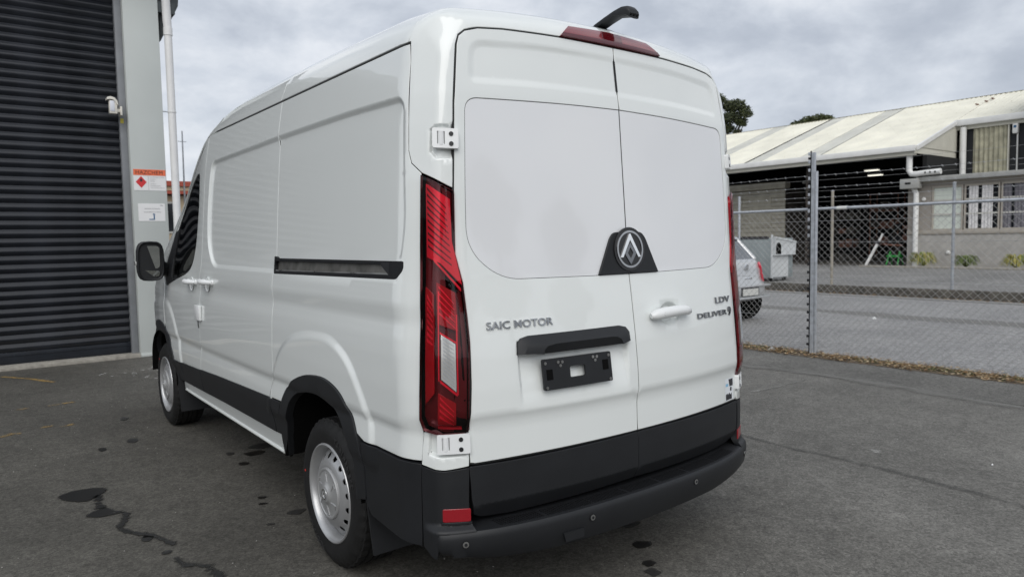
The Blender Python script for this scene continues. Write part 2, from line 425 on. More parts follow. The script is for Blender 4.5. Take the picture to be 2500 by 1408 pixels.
# ---------------------------------------------------------------- materials of the place
def nodes_of(name): 
    m, n, l, b = _new(name)
    def mk(t, **k):
        x = n.new(t)
        for a, v in k.items():
            if a.startswith('i_'): x.inputs[a[2:].replace('_', ' ')].default_value = v
            else: setattr(x, a, v)
        return x
    return m, mk, l.new, b
def asphalt(name, base, warm, grain=330., patch=.35, stains=True, crack=True, other=None):
    m, mk, ln, b = nodes_of(name)
    t = mk('ShaderNodeTexCoord'); v = t.outputs['Object']
    n1 = mk('ShaderNodeTexNoise', i_Scale=grain, i_Detail=2.); ln(v, n1.inputs['Vector'])
    n2 = mk('ShaderNodeTexNoise', i_Scale=grain*.27, i_Detail=4., i_Roughness=.7); ln(v, n2.inputs['Vector'])
    n3 = mk('ShaderNodeTexNoise', i_Scale=.9, i_Detail=6., i_Roughness=.6); ln(v, n3.inputs['Vector'])
    n4 = mk('ShaderNodeTexNoise', i_Scale=.22, i_Detail=3.); ln(v, n4.inputs['Vector'])
    vo = mk('ShaderNodeTexVoronoi', i_Scale=grain*.42); ln(v, vo.inputs['Vector'])
    def rg(s, a, c, d, e_):
        x = mk('ShaderNodeMapRange'); 
        for i, q in enumerate((a, c, d, e_)): x.inputs[i+1].default_value = q
        ln(s, x.inputs[0]); return x.outputs[0]
    def mul(a, c): x = mk('ShaderNodeMath', operation='MULTIPLY'); ln(a, x.inputs[0]); ln(c, x.inputs[1]); return x.outputs[0]
    f = mul(rg(n1.outputs[0], .3, .7, .66, 1.36), rg(n2.outputs[0], .3, .7, .80, 1.22))
    f = mul(f, rg(n3.outputs[0], .3, .7, 1-patch*.5, 1+patch*.5)); f = mul(f, rg(n4.outputs[0], .35, .65, 1-patch*.45, 1+patch*.45))
    f = mul(f, rg(vo.outputs['Distance'], .0, .35, 1.22, .92))
    v2 = mk('ShaderNodeTexVoronoi', i_Scale=grain*.33, i_Randomness=1.); ln(v, v2.inputs['Vector']); cs = mk('ShaderNodeSeparateColor'); ln(v2.outputs['Color'], cs.inputs[0])
    f = mul(f, rg(cs.outputs[0], 0., 1., .74, 1.30))
    v3 = mk('ShaderNodeTexVoronoi', i_Scale=grain*.13, i_Randomness=1.); ln(v, v3.inputs['Vector']); c3 = mk('ShaderNodeSeparateColor'); ln(v3.outputs['Color'], c3.inputs[0])
    f = mul(f, rg(c3.outputs[1], 0., 1., .86, 1.15))
    n6 = mk('ShaderNodeTexNoise', i_Scale=7., i_Detail=5., i_Roughness=.65); ln(v, n6.inputs['Vector']); f = mul(f, rg(n6.outputs[0], .3, .7, .86, 1.13))
    if crack:
        vc = mk('ShaderNodeTexVoronoi', feature='DISTANCE_TO_EDGE', i_Scale=.35); ns = mk('ShaderNodeTexNoise', i_Scale=2.2, i_Detail=5.)
        ln(v, ns.inputs['Vector']); ad = mk('ShaderNodeMix', data_type='RGBA', i_Factor=.16) if False else None
        vm = mk('ShaderNodeVectorMath', operation='MULTIPLY_ADD'); ln(ns.outputs['Color'], vm.inputs[0]); vm.inputs[1].default_value = (.9, .9, .9); ln(v, vm.inputs[2])
        ln(vm.outputs[0], vc.inputs['Vector']); f = mul(f, rg(vc.outputs['Distance'], .0, .004, .88, 1.))
    mx = mk('ShaderNodeMix', data_type='RGBA'); mx.inputs[6].default_value = (*base, 1); mx.inputs[7].default_value = (*warm, 1); ln(n3.outputs[0], mx.inputs[0])
    src = mx.outputs[2]
    if other:      # paler surfacing towards +x, uneven boundary; darker side has van shade painted in
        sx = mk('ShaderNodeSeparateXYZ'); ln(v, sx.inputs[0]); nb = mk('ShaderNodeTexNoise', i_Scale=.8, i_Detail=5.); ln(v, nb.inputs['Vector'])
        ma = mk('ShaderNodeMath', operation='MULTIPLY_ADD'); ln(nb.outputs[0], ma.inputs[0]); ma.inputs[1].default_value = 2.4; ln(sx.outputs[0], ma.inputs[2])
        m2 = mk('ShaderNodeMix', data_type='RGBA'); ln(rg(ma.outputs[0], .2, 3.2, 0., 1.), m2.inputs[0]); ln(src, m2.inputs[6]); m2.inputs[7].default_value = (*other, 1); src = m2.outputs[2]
    mm = mk('ShaderNodeMix', data_type='RGBA', blend_type='MULTIPLY'); mm.inputs[0].default_value = 1; ln(src, mm.inputs[6]); ln(f, mm.inputs[7])
    ln(mm.outputs[2], b.inputs['Base Color']); b.inputs['Roughness'].default_value = .86; b.inputs['Specular IOR Level'].default_value = .3
    bp = mk('ShaderNodeBump', i_Strength=.75, i_Distance=.005); ln(n2.outputs[0], bp.inputs['Height']); ln(bp.outputs[0], b.inputs['Normal'])
    return m
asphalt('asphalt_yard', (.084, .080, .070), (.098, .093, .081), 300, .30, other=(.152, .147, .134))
asphalt('asphalt_road', (.255, .255, .256), (.275, .270, .260), 220, .18, crack=False)
asphalt('asphalt_far', (.20, .198, .192), (.235, .23, .218), 160, .25, crack=False)
asphalt('asphalt_seam', (.175, .172, .162), (.20, .196, .184), 260, .3, crack=False)
asphalt('asphalt_edge', (.128, .125, .115), (.142, .138, .127), 280, .3)
def soft(name, col, rough, thr=.5, nscale=38., maxa=.95):
    """a stain that fades out at its edge: vertex attribute 'edge' runs 0 at the rim to 1 inside"""
    m, mk, ln, b = nodes_of(name); b.inputs['Base Color'].default_value = (*col, 1); b.inputs['Roughness'].default_value = rough
    at = mk('ShaderNodeAttribute', attribute_name='edge'); t = mk('ShaderNodeTexCoord'); n = mk('ShaderNodeTexNoise', i_Scale=nscale, i_Detail=6., i_Roughness=.7); ln(t.outputs['Object'], n.inputs['Vector'])
    ad = mk('ShaderNodeMath', operation='ADD'); ln(at.outputs['Fac'], ad.inputs[0]); ln(n.outputs[0], ad.inputs[1])
    mr = mk('ShaderNodeMapRange', interpolation_type='SMOOTHSTEP'); mr.inputs[1].default_value = .62; mr.inputs[2].default_value = .62+thr; mr.inputs[3].default_value = 0; mr.inputs[4].default_value = maxa; ln(ad.outputs[0], mr.inputs[0])
    tr = mk('ShaderNodeBsdfTransparent'); mx = mk('ShaderNodeMixShader'); ln(mr.outputs[0], mx.inputs[0]); ln(tr.outputs[0], mx.inputs[1]); ln(b.outputs[0], mx.inputs[2])
    ln(mx.outputs[0], m.node_tree.nodes['Material Output'].inputs[0]); return m
soft('stain_wet', (.0135, .013, .012), .40, .62, 26., .97)
soft('joint_soft', (.215, .21, .195), .85, .9, 9., .62)
soft('joint_dark', (.06, .059, .055), .85, .8, 12., .38)
soft('scuff_soft', (.42, .415, .39), .8, .8, 30., .6)
soft('yellow_soft', (.40, .26, .08), .75, .7, 45., .62)
soft('stain_oil', (.030, .029, .027), .6, .6, 40., .85)
pbr('paint_yellow', (.34, .22, .07), .7, noise=(70, .35))
pbr('paint_pale', (.30, .295, .28), .75, noise=(80, .35))
pbr('soil', (.12, .092, .062), .9, noise=(40, .45), bump=(60, .8, .02))
pbr('grit', (.35, .34, .32), .8)
for i, c in enumerate(((.30, .18, .08), (.42, .30, .16), (.20, .12, .06), (.52, .42, .27), (.13, .085, .05))): pbr('leaf_dry%d' % i, c, .75, noise=(30, .3))
pbr('grass', (.075, .105, .022), .7, noise=(20, .4))
pbr('concrete', (.33, .31, .27), .85, noise=(14, .22), bump=(90, .4, .004))
pbr('kerb_dark', (.085, .078, .066), .9, noise=(5, .45), bump=(60, .5, .006))
pbr('shutter', (.0095, .0115, .0165), .36, metal=.0, spec=.5, noise=(1.6, .5), rvar=.09)
pbr('shutter_rail', (.010, .013, .019), .42, noise=(4, .2))
pbr('wall_grey', (.50, .53, .515), .62, noise=(1.2, .05), bump=(40, .05, .002))
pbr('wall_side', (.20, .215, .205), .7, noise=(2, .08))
pbr('jamb', (.21, .22, .235), .55, noise=(5, .12))
pbr('fascia', (.055, .065, .068), .5)
pbr('downpipe', (.78, .78, .775), .42, noise=(5, .05))
pbr('sensor_plastic', (.76, .73, .66), .45)
pbr('sensor_lens', (.72, .74, .80), .25)
pbr('sign_white', (.80, .80, .80), .45, noise=(3, .03))
pbr('sign_orange', (.78, .17, .075), .5)
pbr('sign_red', (.62, .035, .04), .5)
pbr('ink', (.03, .03, .035), .6)
pbr('ink_dark', (.07, .018, .012), .6)
pbr('ink_grey', (.30, .30, .31), .6)
pbr('ink_blue', (.03, .11, .22), .6)
pbr('paint_spot', (.50, .42, .06), .6)
pbr('roof_cream', (.80, .775, .655), .6, noise=(.9, .10))
pbr('roof_light', (.56, .555, .50), .55, noise=(1.2, .12))
pbr('trim_cream', (.60, .585, .51), .6, noise=(2, .06))
pbr('post_tan', (.30, .275, .23), .75, noise=(6, .2))
pbr('trim_white', (.72, .72, .70), .5, noise=(3, .06))
pbr('cladding_dark', (.012, .0135, .016), .7)
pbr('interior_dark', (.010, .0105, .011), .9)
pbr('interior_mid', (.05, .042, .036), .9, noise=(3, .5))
pbr('wall_block', (.40, .385, .36), .85, noise=(3, .12), bump=(60, .2, .004))
pbr('wall_upper', (.30, .275, .245), .8, noise=(2.5, .1))
pbr('beige_board', (.36, .34, .28), .75, noise=(3, .15))
pbr('frame_brown', (.40, .365, .315), .6, noise=(5, .08))
pbr('frame_white', (.52, .51, .47), .6)
pbr('gutter_grey', (.36, .36, .34), .6, noise=(4, .12))
pbr('blind', (.62, .66, .60), .7, noise=(4, .05))
pbr('curtain', (.66, .65, .65), .85, noise=(12, .15))
pbr('curtain_grey', (.16, .155, .175), .85, noise=(9, .25))
pbr('dark_glass', (.014, .015, .018), .08, spec=.5)
pbr('corrugate', (.36, .345, .255), .75, noise=(3.5, .30))
pbr('pvc', (.76, .76, .74), .4)
pbr('green_plastic', (.025, .30, .05), .45)
pbr('rust', (.17, .075, .05), .8, noise=(12, .4))
pbr('bin_grey', (.26, .295, .30), .55, noise=(4, .08))
pbr('bin_white', (.56, .58, .585), .55, noise=(4, .10))
pbr('car_silver', (.50, .51, .515), .30, metal=.35, coat=.8)
pbr('car_glass', (.10, .11, .125), .06, coat=.6)
pbr('car_plate', (.58, .58, .55), .5)
pbr('bark', (.05, .042, .034), .9, noise=(12, .4))
for i, c in enumerate(((.045, .058, .022), (.078, .090, .034), (.030, .040, .018))): pbr('foliage%d' % i, c, .6, noise=(1.5, .35))
for i, c in enumerate(((.30, .30, .06), (.14, .19, .05), (.42, .36, .10))): pbr('flax%d' % i, c, .55, noise=(6, .3))
pbr('roof_red', (.36, .075, .045), .7, noise=(2, .15))
pbr('house_cream', (.50, .40, .27), .75)
pbr('sticker', (.74, .77, .80), .5)
pbr('sticker_blue', (.25, .50, .68), .5)
pbr('dot_red', (.5, .03, .02), .5)
emit('tube_light', (1., .97, .85), 1.1)
# ================================================================ SETTING
def sheet(name, x0, x1, y0, y1, z, mat, kind='structure', parent=None, div=1):
    o = mesh_obj(name, [(x0, y0, z), (x1, y0, z), (x1, y1, z), (x0, y1, z)], [(0, 1, 2, 3)], mat, parent, ang=None)
    if kind: tag(o, kind=kind)
    return o
sheet('ground', -900, 900, -900, 900, -.06, 'asphalt_far')
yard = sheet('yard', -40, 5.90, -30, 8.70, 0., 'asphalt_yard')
road = sheet('road', 6.20, 15.10, -60, 120, -.006, 'asphalt_road')
# soft-edged marks: outline -> grid mesh with an 'edge' attribute
def soft_mark(name, outline, z, mat, parent, feather=.02, grid=None):
    O = np.asarray(outline, float); g = grid or feather*.6
    uv, ff = fill(O, (), g, (), g*1.5); d = np.clip(dist(O, uv)/feather, 0, 1)
    o = mesh_obj(name, [(u, w, z) for u, w in uv], ff, mat, parent, ang=None)
    a = o.data.attributes.new('edge', 'FLOAT', 'POINT'); a.data.foreach_set('value', d.astype(np.float32)); return o
def wavy(name, pts, w, z, mat, parent, seed=1, rough=.25, feather=None, grid=None):
    r = random.Random(seed); P = spline(pts, 8); L = []; R_ = []; n = len(P)
    for i, p in enumerate(P):
        a = np.array(P[max(i-1, 0)]); b = np.array(P[min(i+1, n-1)]); t = b-a; t = t/max(np.linalg.norm(t), 1e-9); nn = np.array((-t[1], t[0]))
        k0 = w*(1+rough*r.uniform(-1, 1)); k1 = w*(1+rough*r.uniform(-1, 1))
        L.append(np.array(p)+nn*k0/2); R_.append(np.array(p)-nn*k1/2)
    return soft_mark(name, L+R_[::-1], z, mat, parent, feather or w*.45, grid)
edge = sheet('yard_edge', 4.86, 5.88, -30, 8.6, .0055, 'asphalt_edge', parent=yard, kind=None)
wavy('joint', [(4.80, 8.6), (4.83, 5.), (4.82, 2.83), (4.90, 1.5), (4.75, .03), (4.7, -3)], .30, .0075, 'joint_soft', yard, 3, .3, None, .06)
strip = mesh_obj('verge', [(5.82, -30, .008), (6.26, -30, .004), (6.26, 8.6, .004), (5.82, 8.6, .008)], [(0, 1, 2, 3)], 'soil', None, ang=None); tag(strip, kind='structure')
kb = MB(); kb.box((15.10, -60, -.05), (15.30, 120, .20), .02); tag(kb.build('kerb', 'kerb_dark'), kind='structure')
sheet('far_lot', 15.28, 60, -60, 120, .196, 'asphalt_far')
# pale gutter line and drain along the far kerb
wavy('gutter_line', [(14.62, 30), (14.60, 10), (14.62, 5), (14.60, -5)], .45, -.002, 'joint_soft', road, 4, .2, None, .1)
wavy('gutter_line', [(11.0, 30), (10.95, 12), (11.0, 6), (10.95, 0), (11, -5)], 1.1, -.003, 'joint_soft', road, 8, .2, None, .2)
# marks on the asphalt (each one a flat stain of its own)
def blot(name, pts, z, mat, parent, seed=0, rough=.02, k=5, feather=.03):
    return soft_mark(name, spline(pts, k, True), z, mat, parent, feather)
Z1 = .0045
blot('wet_stain', [(-1.915, 2.975), (-1.87, 3.03), (-1.80, 3.045), (-1.72, 3.03), (-1.665, 2.99), (-1.64, 2.925), (-1.67, 2.86), (-1.72, 2.80), (-1.78, 2.76), (-1.85, 2.81), (-1.90, 2.88)], Z1, 'stain_wet', yard, 1, .010)
wavy('wet_stain', [(-1.72, 2.86), (-1.725, 2.75), (-1.735, 2.65), (-1.72, 2.56)], .075, Z1, 'stain_wet', yard, 2, .5)
blot('wet_stain', [(-1.83, 2.50), (-1.77, 2.58), (-1.70, 2.59), (-1.66, 2.50), (-1.60, 2.42), (-1.66, 2.42), (-1.72, 2.42), (-1.78, 2.44)], Z1, 'stain_wet', yard, 3, .010)
wavy('wet_stain', [(-1.63, 2.44), (-1.645, 2.33), (-1.68, 2.25), (-1.69, 2.18), (-1.66, 2.09), (-1.60, 2.01), (-1.56, 1.91), (-1.53, 1.83), (-1.505, 1.755)], .068, Z1, 'stain_wet', yard, 4, .4)
wavy('wet_stain', [(-1.53, 1.62), (-1.54, 1.56), (-1.52, 1.49), (-1.47, 1.44), (-1.44, 1.36), (-1.425, 1.25), (-1.42, 1.15)], .085, Z1, 'stain_wet', yard, 5, .5)
for i, (x, y, a, b) in enumerate(((-.877, 1.80, .055, .03), (-.70, 3.10, .06, .05), (-.83, 2.90, .028, .03), (-.84, 3.2, .022, .03), (-1.32, 4.06, .03, .05), (-1.54, 3.95, .025, .04), (-.60, 3.25, .07, .06), (-.95, 2.15, .018, .018), (-.98, 2.05, .02, .016), (-1.05, 1.72, .02, .015), (-1.61, 1.95, .02, .03), (-1.56, 1.70, .018, .02), (.105, .045, .03, .028), (.155, .115, .028, .018), (.29, .27, .045, .03), (.43, .48, .05, .035), (.33, .55, .03, .02), (.01, -.10, .02, .02), (-1.25, 4.9, .03, .05))):
    blot('oil_spot', [(x+(a*1.25+.008)*math.cos(t)*rng.uniform(.7, 1.2), y+(b*1.25+.008)*math.sin(t)*rng.uniform(.7, 1.2)) for t in np.linspace(0, 2*math.pi, 9)[:-1]], Z1, 'stain_wet' if i % 3 else 'stain_oil', yard, feather=.014)
def flecks(name, pts, n, spread, size, mat, parent, z, seed):
    r = random.Random(seed); m = MB(); P = spline(pts, 8) if len(pts) > 1 else pts
    for _ in range(n):
        q = r.choice(P); x = q[0]+r.gauss(0, spread); y = q[1]+r.gauss(0, spread*1.6); s_ = size*r.uniform(.4, 1.4)
        k = r.randint(4, 6); m.add([(x+s_*math.cos(2*math.pi*i/k)*r.uniform(.5, 1.1), y+1.6*s_*math.sin(2*math.pi*i/k)*r.uniform(.5, 1.1), z) for i in range(k)], [tuple(range(k))])
    return m.build(name, mat, parent, ang=None, fix=False)
wavy('yellow_line', [(-2.02, 8.20), (-1.88, 7.97), (-1.77, 7.80), (-1.66, 7.56), (-1.55, 7.33)], .085, Z1, 'yellow_soft', yard, 1, .35)
for i, (x, y, k) in enumerate(((-1.94, 5.965, 45), (-1.70, 5.96, 40), (-1.58, 5.97, 45), (-1.69, 4.95, 50), (-1.83, 5.02, 30), (-2.12, 4.9, 60), (-2.06, 4.93, 30))):
    wavy('yellow_mark', [(x-.04, y-.01), (x+.02, y+.01), (x+.09, y+.015)], .10, Z1, 'yellow_soft', yard, 20+i, .5)
for i, (x, y, k, sp_) in enumerate(((-.75, 7.3, 26, .10), (-.55, 7.6, 20, .08), (-.62, 6.9, 16, .09), (-1.0, 7.5, 14, .1))):
    for q in range(k//3): xx, yy = x+rng.gauss(0, sp_), y+rng.gauss(0, sp_*1.5); blot('scuff_mark', [(xx+rng.uniform(.02, .05)*math.cos(t), yy+rng.uniform(.03, .08)*math.sin(t)) for t in np.linspace(0, 2*math.pi, 7)[:-1]], Z1, 'scuff_soft', yard, feather=.03)
wavy('scuff_mark', [(3.68, 1.91), (3.95, 1.90), (4.3, 1.905), (4.62, 1.90)], .07, Z1, 'joint_soft', yard, 9, .4)
wavy('joint', [(2.35, 2.2), (2.28, .76), (2.30, -.07), (2.22, -.8)], .09, Z1, 'joint_dark', yard, 5, .4, None, .03)
blot('scuff_mark', [(3.60, 1.93), (3.72, 1.97), (3.84, 1.92), (3.72, 1.87)], Z1+.001, 'scuff_soft', yard, feather=.06)
blot('scuff_mark', [(2.56, .24), (2.64, .34), (2.72, .27), (2.62, .20)], Z1+.001, 'scuff_soft', yard, feather=.06)
# loose grit over the yard and leaf litter against the fence: nobody could count it
r = random.Random(3); m = MB()
for _ in range(900):
    x = r.uniform(-3, 6); y = r.uniform(-1.2, 8); s_ = r.uniform(.0012, .0042); m.add([(x-s_, y-s_, .004), (x+s_, y-s_*.6, .004), (x, y+s_*1.3, .004), (x, y, .004+s_*1.2)], [(0, 1, 3), (1, 2, 3), (2, 0, 3)])
tag(m.build('loose_grit', 'grit'), 'pale specks of loose grit scattered over the asphalt yard', 'grit', kind='stuff')
def litter(name, mat, n, seed, x0, x1, y0, y1, size, label, cat, zf):
    r = random.Random(seed); m = MB()
    for _ in range(n):
        x = r.triangular(x0, x1, (x0+x1)/2); y = r.uniform(y0, y1)
        if r.random() < .4: y = round(y*1.3)/1.3+r.gauss(0, .12)
        a = r.uniform(0, 6.28); L = size*r.uniform(.5, 1.5); w = L*r.uniform(.25, .5); z = zf+r.uniform(.0, .03); ti = r.uniform(-.35, .35)*L; cu = r.uniform(.1, .5)*w
        c, s_ = math.cos(a), math.sin(a)
        pts = [(-L, 0, 0), (-.2*L, w, cu+ti*.3), (L, 0, abs(ti)), (-.2*L, -w, cu)]
        m.add([(x+c*p-s_*q, y+s_*p+c*q, z+max(t, -.004)) for p, q, t in pts]+[(x, y, z)], [(0, 4, 1), (4, 2, 1), (0, 3, 4), (4, 3, 2)])
    return tag(m.build(name, mat, fix=False, ang=None), label, cat, kind='stuff')
for i in range(5): litter('leaf_litter', 'leaf_dry%d' % i, 1050, 60+i, 5.74, 6.32, -3, 5.5, .023, ('brown', 'tan', 'dark brown', 'straw coloured', 'nearly black')[i]+' dry leaves littering the verge under the fence', 'leaves', .006)
for i in range(2): litter('leaf_litter', 'leaf_dry%d' % i, 420, 80+i, 14.72, 15.10, -3, 14, .03, ('brown', 'tan')[i]+' dry leaves lying in the gutter across the road', 'leaves', 0.)
r = random.Random(12); m = MB()
for _ in range(1500):
    cx = r.choice((1.9, 1.2, .4, -.3, -1, 3.3)); x = r.gauss(6.04, .07); y = r.gauss(cx, .22); h = r.uniform(.015, .06); a = r.uniform(0, 6.28); d = .003
    m.add([(x+d*math.cos(a), y+d*math.sin(a), 0), (x-d*math.cos(a), y-d*math.sin(a), 0), (x+r.gauss(0, .02), y+r.gauss(0, .02), h)], [(0, 1, 2)])
tag(m.build('grass_tufts', 'grass', fix=False, ang=None), 'short green grass growing through the leaves under the fence', 'grass', kind='stuff')

# ---- warehouse on the left: wall end post, side wall, eave
YD = 8.65
wh = empty('warehouse', (-.26, YD, 0)); tag(wh, 'pale grey warehouse corner post and eave beside the dark roller door', 'building')
def part(o, parent): o.parent = parent; o.matrix_parent_inverse = Matrix.Translation(-parent.location); return o
part(box('corner_post', (-.450, YD, .0), (-.020, YD+.40, 5.4), 'wall_grey', None, .006), wh)
part(box('post_base', (-.456, YD-.012, .0), (-.05, YD+.02, .045), 'wall_grey', None, .004), wh)
part(box('side_wall', (-.30, YD+.40, 0), (-.012, YD+24, 5.2), 'wall_side'), wh)
part(box('front_wall', (-6.5, YD+.30, 4.95), (-.45, YD+.5, 5.6), 'wall_grey'), wh)
part(box('jamb', (-.535, YD+.10, .0), (-.452, YD+.24, 5.2), 'jamb', None, .004), wh)
ev = part(box('eave', (-7, YD-.30, 5.25), (.42, YD+25, 5.42), 'fascia'), wh)
part(MB().box((-.02, YD+.02, 4.66), (.20, YD+24, 4.80)).build('side_eave', 'fascia'), wh)
part(MB().prism([(.02, YD+.10, 4.30), (.02, YD+.10, 5.3), (.30, YD+.10, 5.3), (.26, YD+.10, 4.80)], (0, .10, 0)).build('eave_bracket', 'fascia'), wh)
part(MB().box((-6.5, YD-.02, -.02), (-.452, YD+.42, .048), .006).build('threshold', 'concrete'), wh)
part(MB().box((-.529, YD+.094, 3.14), (-.49, YD+.10, 3.20)).build('yellow_paint_spot', 'paint_spot'), wh)
# roller door: every slat is a piece of its own
rd = empty('roller_door', (-2.5, YD+.2, 0)); tag(rd, 'dark charcoal roller shutter door with horizontal curved slats', 'roller door')
n = 9; pitch = .112; prof = []
prof = [(0, .000), (.004, .006), (.010, .020), (.022, .040), (.030, .062), (.030, .080), (.022, .100), (.010, .118), (.003, .130), (.0, .138), (-.006, .144), (0, .150)]
V = []; F = []
for x in (-6.3, -.50):
    V += [(x, -d*.82, z*pitch/.150) for d, z in prof]
k = len(prof); F = [(i, i+1, k+i+1, k+i) for i in range(k-1)]
slat_me = None
for i in range(47):
    z0 = .198+i*pitch*.985
    if slat_me is None:
        s_ = MB().add(V, F).build('slat', 'shutter', None, ang=60); slat_me = s_.data; s_.parent = rd
    else: s_ = link('slat', slat_me, rd)
    s_.location = (2.5, rng.uniform(-.0025, .0025), z0)
b_ = MB().box((-6.3, -.012, .048), (-.50, .02, .195), .004).build('bottom_rail', 'shutter_rail'); b_.parent = rd; b_.location = (2.5, 0, 0)
b_ = MB().box((-6.3, -.020, .150), (-.50, -.010, .163)).build('rail_bead', 'shutter_rail'); b_.parent = rd; b_.location = (2.5, 0, 0)
# outlines measured on the rear pillar: (a, b) seen from the point (0, 1.2, 1.6); side_*: (y, z)
TR = {'lamp': [(-0.9659, 0.1573), (-0.9728, -0.1177), (-0.9744, -0.4068), (-0.98, -0.5787), (-0.989, -0.7713), (-0.9698, -0.8083), (-0.9493, -0.8033), (-0.7752, -0.7523), (-0.7591, -0.7368), (-0.7543, -0.5779), (-0.7512, -0.4354), (-0.76, -0.3574), (-0.7772, -0.2379), (-0.8074, -0.1383), (-0.8079, 0.0837)], 'gap': [(-0.8116, 0.0838), (-0.809, 0.1989), (-0.8045, 0.4032), (-0.7905, 0.635), (-0.7792, 0.6783), (-0.7489, 0.6985), (-0.6866, 0.7086), (-0.5703, 0.7115), (-0.4074, 0.7073), (-0.2862, 0.7056)], 'seam': [(-0.9658, 0.1653), (-1.0298, 0.2156), (-1.0488, 0.2709), (-1.0484, 0.3935), (-1.0419, 0.6709), (-1.0288, 0.7628)], 'top': [(-0.94, 0.1173), (-0.827, 0.0546), (-0.8211, -0.0964), (-0.7925, -0.1999), (-0.7791, -0.2464), (-0.8273, -0.2085), (-0.8732, -0.1739), (-0.9378, -0.1566)], 'clear': [(-0.8727, -0.4259), (-0.8128, -0.4493), (-0.8105, -0.606), (-0.8732, -0.5754)], 'mid': [(-0.8922, -0.2458), (-0.8102, -0.2761), (-0.7978, -0.404), (-0.8894, -0.3886)], 'bot': [(-0.8896, -0.6291), (-0.8116, -0.6482), (-0.8148, -0.729), (-0.8943, -0.7442)], 'sider': [(-0.953, -0.2697), (-0.9086, -0.2913), (-0.914, -0.6381), (-0.9603, -0.6991)], 'hinge': [(-0.9047, 0.3224), (-0.7829, 0.3049), (-0.7845, 0.2321), (-0.9014, 0.2482)], 'pocket': [(-0.9207, 0.3285), (-0.8912, 0.3389), (-0.7933, 0.3276), (-0.7962, 0.1984), (-0.8914, 0.205), (-0.9266, 0.2381)], 'hinge2': [(-0.9056, -0.7898), (-0.7559, -0.7478), (-0.7576, -0.8141), (-0.9015, -0.8614)], 'lowc': [(-0.7596, -0.7568), (-0.7753, -0.7579), (-0.9502, -0.8131), (-0.9712, -0.8225), (-0.9872, -0.9545), (-0.897, -0.915), (-0.7641, -0.863)], 'lowpock': [(-0.7419, -0.7389), (-0.9444, -0.7984), (-0.9526, -0.8939), (-0.8897, -0.8701), (-0.744, -0.8218)], 'refl': [(-0.8737, -1.0691), (-0.758, -1.0237), (-0.7574, -1.0665), (-0.8742, -1.1208)], 'tower': [(-0.7643, -0.8701), (-0.8971, -0.921), (-0.9875, -0.9628)], 'side_low': [(0.2542, 1.7564), (0.2456, 1.4877), (0.2274, 1.2043), (0.2236, 1.035), (0.2268, 0.8494), (0.2269, 0.7866), (0.231, 0.6751)], 'side_up': [(0.3389, 2.2568), (0.3355, 2.18), (0.3141, 1.9486), (0.3079, 1.8417), (0.2945, 1.7952), (0.2542, 1.7564)]}
# ================================================================ VAN
van = empty('delivery_van', (0, 0, 0))
tag(van, 'white high-roof delivery van seen from behind with black lower trim and red tail lamps', 'van')
def mir(P, s): return [((-u if s > 0 else u), v) for u, v in P]
# ---- pressed features of the sides (y, z)
P_RECESS = rounded([(.335, 1.352), (.300, 1.55), (.338, 2.058), (.84, 2.071), (1.75, 2.074), (2.968, 2.062), (3.012, 1.80), (3.004, 1.50), (2.86, 1.352), (1.7, 1.347)],
                   [.03, .1, .07, .1, .1, .07, .2, .16, .11, .3], 7)
P_BL_R = rounded([(1.84, .58), (1.772, .764), (1.64, .945), (1.46, 1.058), (1.20, 1.102), (.93, 1.106), (.74, 1.03), (.625, .90), (.545, .78), (.52, .58)], [0, .08, .12, .12, .12, .12, .12, .12, .05, 0], 6)
P_BL_F = rounded([(3.74, .52), (3.812, .757), (3.93, .94), (4.12, 1.075), (4.40, 1.095), (4.96, 1.05), (5.3, .9), (5.3, .52)], [0, .08, .1, .12, .12, .1, .1, 0], 6)
def _sm(t): t = np.clip(t, 0, 1); return t*t*(3-2*t)
def side_disp(uv):
    d = -.015*_sm(-sdist(P_RECESS, uv)/.030)
    d = d+.011*_sm(-sdist(P_BL_R, uv)/.046)+.010*_sm(-sdist(P_BL_F, uv)/.05)
    return d
def feature_rings(P, ds, step=.022):
    P = densify(P, step); return [offset(P, d) for d in ds]
SIDE_RINGS = feature_rings(P_RECESS, (.0, .006, .012, .018, .024, .030, .040)) + feature_rings(P_BL_R, (0, .01, .02, .03, .04, .05)) + feature_rings(P_BL_F, (0, .015, .03, .045), .03)
ARCH_R_OUT = spline([(1.685, .385), (1.668, .48), (1.638, .564), (1.568, .687), (1.470, .790), (1.287, .861), (1.106, .890), (.965, .889), (.837, .853), (.745, .780), (.675, .684), (.64, .58), (.625, .44)], 5)
ARCH_R_IN = spline([(1.625, .385), (1.60, .44), (1.565, .52), (1.493, .66), (1.402, .746), (1.263, .795), (1.098, .812), (.979, .797), (.863, .750), (.785, .675), (.735, .57), (.715, .42)], 5)
ARCH_F_OUT = spline([(3.99, .44), (4.028, .613), (4.168, .752), (4.30, .832), (4.471, .868), (4.68, .868), (4.885, .815), (5.03, .68), (5.08, .5)], 5)
ARCH_F_IN = spline([(4.06, .42), (4.09, .55), (4.20, .68), (4.34, .755), (4.50, .785), (4.68, .775), (4.84, .715), (4.95, .59), (4.98, .42)], 5)
TLINE = [(2.95, 2.253), (3.10, 2.244), (3.27, 2.200), (3.5, 2.087), (3.73, 1.950), (4.02, 1.768), (4.36, 1.548), (4.6, 1.38), (4.78, 1.262)]
SEAM_R = [(.352, 2.250)]+TR['side_up'][1:]+TR['side_low'][1:-1]+[(TR['side_low'][-1][0], .684)]
SEAM_S = [(1.70, 2.250), (1.693, 1.923), (1.690, 1.429), (1.700, 1.278), (1.705, 1.061), (1.725, .80), (1.738, .725), (1.742, .655)]
